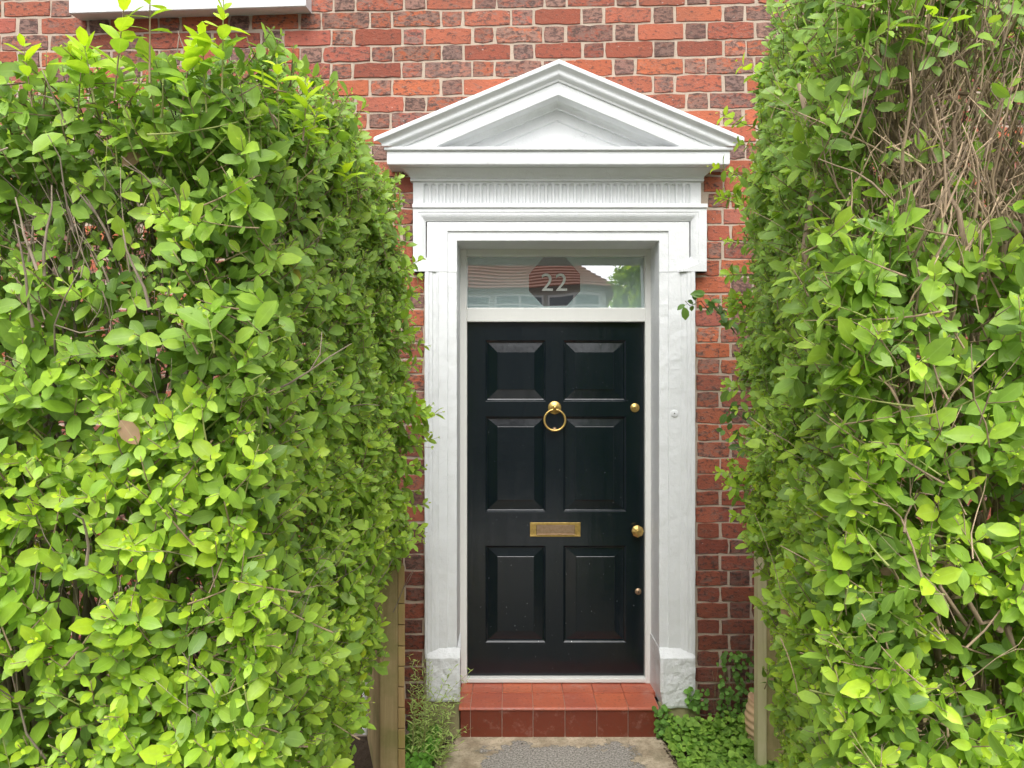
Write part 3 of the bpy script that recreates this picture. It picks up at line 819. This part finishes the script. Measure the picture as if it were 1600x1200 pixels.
def fbm(x, y, z): return mnoise.fractal(Vector((x, y, z)), 1.0, 2.0, 3)
def hedge(name, label, cat, loc, patches, sparse, twigcol, side, limbs):
    """patches: (origin, edge a, edge b, normal, shoots per m2, offset amplitude)"""
    root = empty(name, loc); tag(root, label, cat)
    fo = Foliage(); tw = Foliage()
    for (o, a, b, n_, dens, amp) in patches:
        o, a, b, n_ = map(lambda q: np.array(q, dtype=float), (o, a, b, n_)); area = np.linalg.norm(np.cross(a, b)); n_ = nrm(n_)
        for k in range(int(area*dens*1.65)):
            s_, t_ = random.random(), random.random(); p = o+a*s_+b*t_
            sp = 0
            for (c, rad, st) in sparse:
                dd = math.sqrt(sum(((p[i]-c[i])/rad[i])**2 for i in range(3)))
                sp = max(sp, st*max(0, 1-max(0, dd-.55)/.6))
            nse = fbm(p[0]*3.1+side, p[1]*3.1, p[2]*3.1)
            clump = fbm(p[0]*7+9, p[1]*7+side, p[2]*7)
            if random.random() < sp or (clump < -.16 and random.random() < .62): continue
            depth = random.expovariate(1/.05); depth = min(depth, .22)
            off = nse*amp+clump*.035
            tip = p+n_*(off-depth+.02)
            L = random.uniform(.06, .15); dirn = nrm(n_*1.0+np.array((0, 0, .45))+rng.normal(0, .36, 3))
            if side == 1 and n_[1] > -.5: dirn = nrm(dirn+np.array((0, -.35, 0)))
            if side == 0 and n_[1] > -.5: dirn = nrm(dirn+np.array((0, -.35, 0)))
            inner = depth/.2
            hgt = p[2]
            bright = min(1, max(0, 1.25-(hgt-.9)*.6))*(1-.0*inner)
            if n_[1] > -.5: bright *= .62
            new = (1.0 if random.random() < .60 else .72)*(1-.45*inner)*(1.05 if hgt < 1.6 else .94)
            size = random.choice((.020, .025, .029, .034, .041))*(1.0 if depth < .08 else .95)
            if n_[1] > -.5: size *= .98
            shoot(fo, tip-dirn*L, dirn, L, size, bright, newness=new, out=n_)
        for k in range(int(area*dens*(3.0 if n_[1] > -.5 else 2.4))):       # shaded older leaves deeper in
            p = o+a*random.random()+b*random.random()-n_*min(.30, .05+random.expovariate(1/.09)); d_ = nrm(rng.normal(0, 1, 3)+n_*.4)
            if fbm(p[0]*3+5, p[1]*3+side, p[2]*3) < -.18: continue
            sp = 0
            for (c, rad, st) in sparse: sp = max(sp, st*max(0, 1-max(0, math.sqrt(((p[0]-c[0])/rad[0])**2+((p[1]-c[1])/(rad[1]+.25))**2+((p[2]-c[2])/rad[2])**2)-.7)/.5))
            if random.random() < sp*.9: continue
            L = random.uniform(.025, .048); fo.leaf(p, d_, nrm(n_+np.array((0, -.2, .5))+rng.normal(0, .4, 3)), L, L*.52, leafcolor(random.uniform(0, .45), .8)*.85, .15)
        # woody twigs behind the leaf shell
        for k in range(int(area*dens*.22)):
            s_, t_ = random.random(), random.random(); p = o+a*s_+b*t_
            dep = .06+abs(random.gauss(0, .12)); p = p-n_*dep
            L = random.uniform(.08, .26); L = min(L, max(.05, (o+b)[2]-p[2] if b[2] > .3 else .1)); dd = nrm(np.array((0, 0, 1.0))+n_*random.uniform(-.2, .35)+rng.normal(0, .38, 3))
            pts = [p]; cur = dd
            for i in range(4): cur = nrm(cur+rng.normal(0, .16, 3)); pts.append(pts[-1]+cur*L/4)
            r = random.choice((.0008, .0011, .0014, .0024)); c = np.array(twigcol)*random.uniform(.45, 1.15)
            tw.tube(pts, r, r*.4, c)
            if random.random() < .5:
                q = pts[2]; cur = nrm(dd+rng.normal(0, .6, 3)); tw.tube([q, q+cur*L*.2, q+nrm(cur+rng.normal(0, .2, 3))*L*.42], r*.7, r*.4, c)
    for (c, rad, st) in sparse:       # bare old wood showing in the thin places
        for k in range(int(520*rad[0]*rad[2]/.05*st)):
            p = np.array([c[0]+random.uniform(-1, 1)*rad[0], c[1]+random.uniform(-.01, .30), c[2]+random.uniform(-1.2, .8)*rad[2]])
            p[0] = min(p[0], -.50-random.random()*.2) if side == 0 else max(p[0], .66+.2*max(0, p[1]-1.28)+.1*random.random())
            L = random.uniform(.05, .19); cur = nrm(np.array((random.gauss(0, .35), random.uniform(-.5, .1), 1.0))); pts = [p]
            for i in range(4): cur = nrm(cur+rng.normal(0, .15, 3)); pts.append(pts[-1]+cur*L/4)
            r = random.choice((.0009, .0012, .0016, .0022, .0032)); cc = np.array(twigcol)*random.uniform(.4, 1.25); tw.tube(pts, r, r*.35, cc)
            if random.random() < .5: tw.tube([pts[2], pts[2]+nrm(cur+rng.normal(0, .7, 3))*L*.35], r*.7, r*.4, cc)
    for (p0, p1, r) in limbs:
        p0, p1 = np.array(p0), np.array(p1); pts = [p0+(p1-p0)*t+rng.normal(0, .018, 3)*(0 < t < 1) for t in np.linspace(0, 1, 14)]
        tw.tube(pts, r, r*.45, np.array(twigcol)*random.uniform(.55, .9))
    return root, fo, tw

# ---- left hedge
Lspar = [((-.80, 1.30, 1.97), (.20, .3, .09), .75), ((-.74, 1.30, 1.80), (.12, .3, .05), .5), ((-.80, 1.3, 1.33), (.10, .3, .10), .55), ((-.58, 1.32, 1.33), (.09, .4, .05), .55), ((-.43, 1.9, 2.05), (.3, .2, .09), .5), ((-.43, 1.45, 1.15), (.3, .12, .08), .5)]
TW1 = (.34, .27, .20)
Ltop = 2.245
limbs = []
for i in range(26):
    x = random.uniform(-1.6, -.72); y = random.uniform(1.58, 1.8); limbs.append(((x, y, 0), (x+random.gauss(0, .15), y+random.gauss(0, .1), random.uniform(1.7, 2.25)), random.uniform(.006, .013)))
for i in range(24):
    x = random.uniform(-.9, -.72); y = random.uniform(1.6, 2.9); limbs.append(((x, y, 0), (x+random.gauss(0, .12), y+random.gauss(0, .15), random.uniform(1.6, 2.0)), random.uniform(.006, .013)))
lh, fo, tw = hedge('privet_hedge', 'lower privet hedge left of the path, level clipped top with yellow-green upright shoots', 'hedge', (-.9, 2.0, 0), [
    ((-1.35, 1.30, .55), (.90, 0, 0), (0, 0, Ltop-.55), (0, -1, 0), 800, .05),
    ((-1.35, 1.30, 0), (.90, 0, 0), (0, 0, .55), (0, -1, 0), 200, .05),
    ((-2.4, 1.30, 0), (1.05, 0, 0), (0, 0, Ltop), (0, -1, 0), 120, .05),
    ((-.45, 1.30, .75), (0, 1.30, 0), (0, 0, Ltop-.75), (1, -.12, 0), 950, .045),
    ((-.46, 1.45, Ltop-.04), (.02, .50, .0), (-.02, 0, .17), (1, -.15, .2), 1000, .025), ((-.44, 1.85, Ltop-.03), (-.01, 1.15, 0), (-.02, 0, .27), (1, -.15, .2), 1000, .03), ((-.47, 1.50, Ltop+.12), (0, 1.45, .10), (-.35, 0, .0), (.1, -.1, 1), 520, .03),
    ((-.45, 2.60, .93), (.0, .45, 0), (0, 0, Ltop-.96), (1, -.12, 0), 950, .045),
    ((-.45, 1.30, 0), (-.05, 1.03, 0), (0, 0, .75), (1, -.1, 0), 620, .045),
    ((-.58, 2.35, 0.1), (-.1, .6, 0), (0, 0, .85), (1, -.4, 0), 300, .02),
    ((-.47, 1.30, Ltop), (-.9, 0, 0), (0, .55, 0), (0, -.1, 1), 420, .03),
    ((-.47, 1.85, Ltop), (-.4, 0, 0), (0, 1.2, 0), (.2, -.1, 1), 420, .03),
    ((-1.9, 1.85, 0.2), (1.1, 0, 0), (0, 0, Ltop-.2), (0, 1, 0), 480, .05),
    ((-.9, 1.9, 0.2), (0, 1.1, 0), (0, 0, Ltop-.2), (-1, 0, 0), 120, .05),
    ((-.9, 3.05, 1.1), (.45, 0, 0), (0, 0, 1.1), (0.2, .6, 0), 200, .05),
    ], Lspar, TW1, 0, limbs)
for (x, y, h, L) in ((-.620, 1.27, Ltop+.01, .17), (-.50, 1.28, Ltop, .13), (-.675, 1.26, Ltop-.02, .14), (-.535, 1.30, Ltop-.03, .12), (-.44, 1.4, Ltop-.03, .11), (-.40, 1.42, Ltop-.04, .08), (-.76, 1.3, Ltop-.03, .09), (-.84, 1.3, Ltop-.02, .09), (-.58, 1.3, Ltop-.03, .10), (-.72, 1.28, Ltop-.02, .08), (-.42, 1.9, Ltop-.05, .08), (-.45, 1.6, Ltop-.03, .09)):
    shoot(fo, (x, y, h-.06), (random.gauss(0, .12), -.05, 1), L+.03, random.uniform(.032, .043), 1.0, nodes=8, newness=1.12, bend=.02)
# the long spray that reaches over the white jamb
for (p, d_, L) in (((-.50, 2.93, 1.50), (1, -.05, .28), .26), ((-.53, 2.93, 1.54), (1, -.05, .35), .20), ((-.52, 2.93, 1.47), (1, -.1, .1), .22), ((-.48, 2.9, 1.58), (1, 0, -.25), .15), ((-.55, 2.93, 1.42), (1, 0, .1), .18), ((-.47, 2.93, 1.56), (1, 0, .0), .16), ((-.50, 2.94, 1.44), (1, -.1, -.05), .20), ((-.50, 2.95, 1.20), (1, 0, .1), .09), ((-.52, 2.95, 1.72), (1, 0, .2), .09)):
    shoot(fo, p, d_, L, .044, .8, nodes=7, newness=.85, bend=.05)
for i in range(60):
    shoot(fo, (-.50+random.gauss(0, .02), random.uniform(2.7, 3.12), random.uniform(1.0, 2.15)), (1, -.1, random.uniform(-.1, .5)), random.uniform(.09, .17), .034, .7, newness=.8)
fo.build_leaves('foliage', M_leaf, lh); tw.tubes += fo.tubes; tw.build_tubes('branches', M_bark, lh)

# ---- right hedge: taller, thin at its upper front
Rspar = [((.76, 1.30, 2.12), (.34, .50, .20), .82), ((.96, 1.28, 2.02), (.24, .3, .13), .86), ((.78, 1.30, 2.30), (.34, .5, .10), .72), ((.72, 1.28, 1.67), (.10, .3, .08), .7), ((.86, 1.28, 1.50), (.10, .3, .04), .5), ((.78, 1.3, 1.26), (.09, .3, .05), .8), ((.72, 1.3, 1.80), (.14, .3, .06), .55), ((.60, 1.6, 1.95), (.12, .25, .12), .45)]
TW2 = (.46, .34, .22)
limbs = []
for i in range(26):
    x = random.uniform(.85, 1.6); y = random.uniform(1.5, 1.8); limbs.append(((x, y, 0), (x+random.gauss(0, .15), y+random.gauss(0, .1), random.uniform(1.9, 2.5)), random.uniform(.007, .016)))
for i in range(24):
    y = random.uniform(1.6, 2.9); x = .95+.2*(y-1.2)+random.uniform(0, .2); limbs.append(((x, y, 0), (x+random.gauss(0, .12), y+random.gauss(0, .15), random.uniform(2.0, 2.6)), random.uniform(.006, .015)))
limbs += [((.98, 1.42, 1.75), (.80, 1.38, 2.40), .013), ((.93, 1.45, 1.7), (1.02, 1.40, 2.45), .012), ((.90, 1.33, 1.2), (.74, 1.30, 1.36), .006), ((.80, 1.36, 1.70), (.78, 1.33, 2.2), .007)]
dR = np.array((.35, 1.62, 0)); nR = (-.979, .15, 0)
def RT(y): return 2.42+(y-1.25)*.30
rh, fo, tw = hedge('privet_hedge', 'taller privet hedge right of the path, bare brown twigs showing near its top', 'hedge', (1.2, 2.0, 0), [
    ((.58, 1.26, .55), (.78, 0, 0), (0, 0, 1.87), (0, -1, 0), 760, .06),
    ((.58, 1.26, 0), (.78, 0, 0), (0, 0, .55), (0, -1, 0), 200, .06),
    ((1.36, 1.26, 0), (1.1, 0, 0), (0, 0, 2.4), (0, -1, 0), 110, .06),
    ((.57, 1.26, 1.10), dR, (0, 0, 1.30), nR, 950, .05),
    ((.58, 1.26, .50), (.325, 1.30, 0), (0, 0, .62), nR, 950, .04),
    ((.60, 1.26, 0), (.32, 1.25, 0), (0, 0, .50), nR, 330, .04),
    ((.72, 1.9, 2.40), (.25, 1.05, 0), (.02, 0, .45), (-.9, -.3, .3), 800, .05),
    ((.62, 1.28, 2.42), (.40, 1.55, .45), (.5, 0, 0), (-.1, -.3, 1), 330, .04),
    ((1.05, 1.3, 2.42), (1.3, 0, 0), (0, .6, 0), (0, -.1, 1), 120, .04),
    ((1.0, 1.95, 0.2), (1.3, 0, 0), (0, 0, 2.1), (0, 1, 0), 330, .05),
    ((1.35, 1.95, 0.2), (0, 1.0, 0), (0, 0, 2.2), (1, 0, 0), 120, .05),
    ((.96, 2.95, 1.2), (.5, 0, 0), (0, 0, 1.55), (-.2, .6, 0), 200, .05),
    ], Rspar, TW2, 1, limbs)
for (p, d_, L, s) in (((1.02, 2.75, 2.95), (-.3, -.2, 1), .20, .044), ((.98, 2.7, 2.75), (-.9, -.1, .55), .20, .046), ((.93, 2.72, 2.60), (-1, -.1, .35), .20, .042), ((.86, 2.75, 2.46), (-1, -.05, .15), .14, .036), ((1.0, 2.6, 2.9), (-.5, -.1, .8), .18, .04), ((.86, 2.8, 2.36), (-1, 0, .25), .10, .034),
        ((.70, 1.27, 2.22), (.15, -.1, 1), .16, .05), ((.86, 1.24, 1.93), (0, -.4, 1), .14, .052), ((1.02, 1.24, 2.05), (.1, -.3, 1), .16, .05), ((.95, 1.22, 2.22), (-.1, -.3, 1), .14, .05)):
    shoot(fo, p, d_, L, s, 1.0, nodes=6, newness=1.05, bend=.04)
for i in range(44):
    z = random.uniform(1.15, 2.6); shoot(fo, (.92+random.gauss(0, .02)+.05*(z > 2.4), random.uniform(2.6, 2.9), z), (-1, -.1, random.uniform(-.1, .5)), random.uniform(.08, .15), .032, .8, newness=.85)
for p in ((.905, 1.18, 1.555), (.865, 1.19, 1.56)):
    fo.leaf(p, (-.9, -.2, -.5), (0, -1, .5), .035, .02, (.60, .33, .24), .3)
fo.build_leaves('foliage', M_leaf, rh); tw.tubes += fo.tubes; tw.build_tubes('branches', M_bark, rh)

# ------------------------------------------------------------------ climbing rose stems on the right of the doorway
rose = empty('climbing_rose', (1.0, 3.3, 0)); tag(rose, 'thin dark rose stems with dull green leaves reaching out between right hedge and brickwork', 'climbing plant')
ro = Foliage(); tws = Foliage()
def rp_(px_, py_, y): return np.array((X(px_, y), y, Z(py_, y)))
yy = 3.30
stems = [[(1185, 560), (1165, 540), (1140, 510), (1116, 480), (1108, 462)], [(1150, 522), (1135, 500), (1122, 478), (1128, 462)], [(1190, 690), (1172, 662), (1150, 645), (1126, 642)], [(1185, 720), (1160, 700), (1140, 682), (1132, 668)], [(1112, 492), (1095, 470), (1078, 478), (1070, 470)], [(1195, 1200), (1192, 1000), (1188, 800), (1186, 690), (1183, 560)]]
for si, st in enumerate(stems):
    pts = [rp_(a, b, yy+.01*math.sin(i*2+si)) for i, (a, b) in enumerate(st)]
    tws.tube(pts, .0022 if si != 5 else .005, .001 if si != 5 else .003, (.09, .055, .04))
    if si == 5: continue
    for i in range(11 if si != 4 else 6):
        t = random.uniform(.15, 1)*(len(pts)-1); k = min(len(pts)-2, int(t)); p = pts[k]+(pts[k+1]-pts[k])*(t-k)
        d_ = nrm(rng.normal(0, 1, 3)*np.array((1, .5, 1))+np.array((0, 0, -.3)))
        q = p+d_*.012; tws.tube([p, q], .0007, .0006, (.15, .2, .06))
        L = random.uniform(.030, .052)
        ro.leaf(q, d_, (random.gauss(0, .4), -1, .5+random.gauss(0, .4)), L, L*.66, np.array((.11, .22, .055))*random.uniform(.6, 1.5), random.uniform(0, .3))
for (a, b, dx, dz, L) in ((1068, 480, .2, -1, .058), (1100, 462, -1, .15, .060), (1085, 460, 1, .2, .05), (1100, 468, .5, -.4, .04), (1138, 610, -.6, -1, .06), (1142, 500, -.5, -1, .05)):
    ro.leaf(rp_(a, b, yy-.01), (dx, 0, dz), (.1, -1, .4), L, L*.62, (.16, .30, .06), .15)
ro.build_leaves('leaves', M_leaf, rose); tws.build_tubes('stems', M_bark, rose)

# ------------------------------------------------------------------ fence on the left of the doorway
fence = empty('slatted_fence', (-.5, 3.3, 0)); tag(fence, 'mossy wooden slatted fence end with capped post beside the left hedge', 'fence')
y0 = 3.03; fd = Vector((-.165, .57)); 
def fquad(bm, xa, xb, z0, z1, ya=y0, yb=3.595, inset=0):
    dx = fd.x/fd.y*(yb-ya)
    vs = [bm.verts.new(p) for p in ((xa, ya, z0), (xb, ya, z0), (xb+dx, yb, z0), (xa+dx, yb, z0), (xa, ya, z1), (xb, ya, z1), (xb+dx, yb, z1), (xa+dx, yb, z1))]
    b = [(0, 1, 2, 3), (7, 6, 5, 4), (0, 4, 5, 1), (1, 5, 6, 2), (2, 6, 7, 3), (3, 7, 4, 0)]
    fs = [bm.faces.new([vs[i] for i in q]) for q in b]
    bmesh.ops.recalc_face_normals(bm, faces=fs); bmesh.ops.bevel(bm, geom=list({e for f in fs for e in f.edges}), offset=.0015, segments=1, affect='EDGES')
px0, px1, px2 = X(594, y0), X(621.5, y0), X(633.5, y0)
bm = bmesh.new(); fquad(bm, px0, px1, -.05, Z(883, y0)); from_bm('post', bm, M_wood, fence)
bounds = [884, 943, 976.5, 1009.5, 1041, 1073.5, 1105.5, 1138, 1170, 1203, 1235]
for a, b in zip(bounds, bounds[1:]):
    bm = bmesh.new(); fquad(bm, px1+.002, px2-.002+random.uniform(-.002, .002), Z(b, y0)+.002, Z(a, y0)-.002, y0-random.uniform(0, .004)); from_bm('slat', bm, M_woodend, fence)
bm = bmesh.new(); fquad(bm, px0-.05, X(629.5, y0), Z(882, y0), Z(869, y0), y0-.03); from_bm('cap', bm, m_wood('mossy_cap_wood', (.24, .21, .08), (.34, .29, .12), (.16, .18, .03), .8), fence)
# framed panel on the right
pan = empty('fence_panel', (1.4, 3.3, 0)); tag(pan, 'pale wooden framed fence panel half hidden behind the right hedge', 'fence panel')
y1_ = 3.22; xa, xb = X(1183.5, y1_), X(1198, y1_); zt_ = Z(819, y1_)
bm = bmesh.new(); prism(bm, [(xa, -.05), (xb, -.05), (xb, zt_-(xb-xa)), (xa, zt_)], y1_, y1_+.045, .002); from_bm('stile', bm, M_woodpale, pan)
bm = bmesh.new(); prism(bm, [(xa+.001, zt_), (xb+.001, zt_-(xb-xa)), (2.2, zt_-(xb-xa)), (2.2, zt_)], y1_+.001, y1_+.044, .002); from_bm('top_rail', bm, M_woodpale, pan)
for i in range(9):
    bm = bmesh.new(); x = xb+.001+i*.115; box(bm, x, x+.112, y1_+.022, y1_+.036, -.03, zt_-(xb-xa)-.001, .002); from_bm('board', bm, M_wood, pan)
# ribbed pot
pot = bpy.data.objects
bm = bmesh.new(); pc = (X(1166, 3.42)+.115, 3.42, .0)
pf = [(.075, .0), (.080, .0)]
for i in range(41):
    t = i/40; r = .082+.035*math.sin(math.pi*(.12+.74*t))+.0028*math.sin(t*math.pi*2*6.5); pf.append((r, .01+.215*t))
pf += [(.103, .232), (.092, .232), (.088, .19), (.05, .18)]
lathe(bm, pf, pc, 40, 'Z')
po = from_bm('plant_pot', bm, M_pot, None, True); tag(po, 'ribbed beige terracotta pot tucked behind the pale fence panel', 'plant pot')

# ------------------------------------------------------------------ plants at the foot of the doorway
gc = Foliage()
HW2 = np.array([.12, .46, .56, .42, .06])
for k in range(2600):
    x = random.uniform(.70, 1.32); y = random.uniform(3.02, 3.56)
    edge = .705+.03*(3.56-y)*2
    if x < edge+.02*random.random(): continue
    ridge = max(0, 1-abs(y-3.5)/.28)
    h = (.02+.15*ridge*(.6+.6*fbm(x*6, y*6, 0)))*random.uniform(.25, 1.0)
    if x < .80: h *= .55+.45*random.random()
    d_ = nrm((random.gauss(0, 1), random.gauss(0, 1)-.2, .35)); L = random.uniform(.016, .034)
    t = random.random(); c = np.array((.16, .33, .045))*(1-t)+np.array((.36, .58, .09))*t
    gc.leaf((x, y, h), d_, (random.gauss(0, .35), -.55+random.gauss(0, .3), 1), L, L*random.uniform(.8, 1.0), c*random.uniform(.7, 1.2), random.uniform(0, .35))
    if random.random() < .35: gc.tube([(x, y, 0), (x+.004, y, h*.5), (x, y, h)], .0009, .0006, (.14, .2, .05))
for k in range(260):     # strands climbing beside and onto the step
    s_ = random.random()
    if s_ < .25: x, y, z = random.uniform(.672, .74), random.uniform(3.50, 3.525), random.uniform(.02, .155)
    elif s_ < .45: x, y, z = random.uniform(.83, .92), random.uniform(3.50, 3.53), random.uniform(.14, .24)
    else: x, y, z = random.uniform(.99, 1.17), random.uniform(3.50, 3.57), random.uniform(.10, .40)
    L = random.uniform(.014, .028); gc.leaf((x, y, z), (random.gauss(0, 1), -.2, random.gauss(-.3, .7)), (random.gauss(0, .4), -1, .6), L, L*.9, np.array((.13, .27, .05))*random.uniform(.6, 1.7), .15)
for k in range(30):
    x = random.uniform(.98, 1.18); gc.tube([(x, 3.55, .02), (x+random.gauss(0, .02), 3.56, .15), (x+random.gauss(0, .03), 3.56, random.uniform(.2, .4))], .001, .0007, (.16, .16, .07))
g1 = empty('ground_cover', (1.0, 3.3, 0)); tag(g1, 'low round-leaved green ground cover spilling against the right side of the tiled step', 'ground cover', kind='stuff')
o_ = gc.build_leaves('leaves', M_weed, g1, HW2); gc.build_tubes('stems', M_bark, g1)
# tall wispy weed left of the step
wd = Foliage()
for k in range(46):
    bx, by = random.uniform(-.455, -.30), random.uniform(3.18, 3.50); h = random.uniform(.12, .50)*(1.0 if bx < -.36 else .62)
    lean = np.array((random.gauss(.05, .07), random.gauss(-.04, .05), 0)); pts = [np.array((bx, by, 0))+lean*t*t+np.array((0, 0, h*t)) for t in np.linspace(0, 1, 6)]
    wd.tube(pts, .0013, .0006, (.33, .33, .12))
    n = int(h/.011)
    for i in range(n):
        t = .12+.88*i/n; p = np.array((bx, by, 0))+lean*t*t+np.array((0, 0, h*t)); a = i*2.4+random.gauss(0, .3)
        d_ = nrm((math.cos(a), math.sin(a), .55+random.gauss(0, .25))); L = random.uniform(.02, .048)*(1.1-.5*t)
        wd.leaf(p, d_, (0, -.3, 1), L, L*random.uniform(.14, .22), np.array((.42, .55, .17))*random.uniform(.65, 1.3), random.uniform(0, .3))
wr = empty('wispy_weed', (-.37, 3.35, 0)); tag(wr, 'tall wispy narrow-leaved weed growing between the fence end and the left plinth', 'weed')
wd.build_leaves('leaves', M_weed, wr); wd.build_tubes('stems', M_bark, wr)
cl = Foliage()
for k in range(420):
    x, y = random.uniform(-.47, -.335), random.uniform(3.02, 3.42); h = random.uniform(.01, .11)
    if x > -.35 and y < 3.2: continue
    L = random.uniform(.016, .032); d_ = nrm((random.gauss(0, 1), random.gauss(0, 1), .3)); cl.leaf((x, y, h), d_, (random.gauss(0, .3), -.5, 1), L, L*.85, np.array((.14, .34, .04))*random.uniform(.6, 1.4), .2)
    if random.random() < .4: cl.tube([(x, y, 0), (x, y, h)], .0009, .0007, (.15, .25, .05))
cr_ = empty('clover_patch', (-.4, 3.2, 0)); tag(cr_, 'small patch of round-leaved weeds on the soil left of the path', 'weed patch', kind='stuff')
cl.build_leaves('leaves', M_weed, cr_, HW2); cl.build_tubes('stems', M_bark, cr_)
# crumbs of soil and dead leaf along the slab's edges
db_ = Foliage()
for k in range(150):
    s_ = random.random()
    if s_ < .45: x = -.262-.085*random.random()**.7; y = 3.53-(abs(x)-.262)*3.0+random.gauss(0, .015)
    elif s_ < .9: y = random.uniform(3.22, 3.52); x = .70+(3.56-y)*.1+random.gauss(0, .008)
    else: x = random.uniform(-.2, .65); y = random.uniform(3.40, 3.52)
    L = random.uniform(.003, .012); db_.leaf((x, y, .003), (random.gauss(0, 1), random.gauss(0, 1), .2), (random.gauss(0, .5), random.gauss(0, .5), 1), L, L*.7, np.array((.06, .04, .025))*random.uniform(.5, 2), .3)
for k in range(7): db_.leaf((-.285+random.gauss(0, .012), 3.49+random.gauss(0, .008), .006), (random.gauss(0, 1), random.gauss(0, 1), .5), (0, -.6, 1), .022, .012, (.045, .028, .02), .5)
tag(db_.build_leaves('leaf_litter', M_bark, None, HW2), 'dark crumbs of soil and dead leaves along the concrete slab edge', 'leaf litter', kind='stuff')

# ------------------------------------------------------------------ house opposite (behind the camera, mirrored in the fanlight)
op = empty('facing_house', (-2, -11, 0)); tag(op, 'cream house with brown tiled hipped roof across the street', 'house')
bm = bmesh.new(); box(bm, -9, 2.4, -17, -11.2, -.1, 6.50); from_bm('wall', bm, m_flat('cream_render', (.62, .62, .56), .9, .05), op)
bm = bmesh.new(); NR = 34
for i in range(NR):
    t0, t1 = i/NR, (i+1)/NR
    xr0, xr1 = 2.7-4.1*t0, 2.7-4.1*t1; xl0, xl1 = -9.3+4.1*t0, -9.3+4.1*t1
    y0_, y1_ = -10.9-4.1*t0, -10.9-4.1*t1; za, zb2 = 6.25+3.9*t0, 6.25+3.9*t1
    for q in ((((xl0, y0_, za+.035), (xr0, y0_, za+.035), (xr1, y1_, zb2+.0), (xl1, y1_, zb2+.0))), (((xl0, y0_, za-.0), (xr0, y0_, za-.0), (xr0, y0_, za+.035), (xl0, y0_, za+.035))), (((xr0, y0_, za), (xr0, -17.1, za), (xr1, -17.1, zb2), (xr1, y1_, zb2)))):
        bm.faces.new([bm.verts.new(p) for p in q])
t = NT('brown_roof_tiles'); n = t.noise(3, t.vec((1, 1, 3)), det=5); t.set(Base_Color=t.mix(n, (.16, .06, .035), (.42, .17, .10)), Roughness=.8)
from_bm('roof', bm, t.m, op)
for x, zo in ((-6.5, 2.5), (-3.2, 2.5), (-1.2, 2.5), (.2, 2.5), (1.6, 2.5), (-6.5, -.6), (-3.2, -.6), (.2, -.6)):
    bm = bmesh.new(); box(bm, x-.65, x+.65, -11.2, -11.12, 2.3+zo, 3.62+zo, .01); wn = from_bm('window', bm, M_frame, op)
    bm = bmesh.new()
    for a in (-.6, .03): box(bm, x+a, x+a+.57, -11.122, -11.11, 2.36+zo, 3.3+zo); box(bm, x+a, x+a+.57, -11.122, -11.11, 3.35+zo, 3.56+zo)
    from_bm('pane', bm, m_flat('dim_window_glass', (.10, .12, .13), .2, .1), wn)
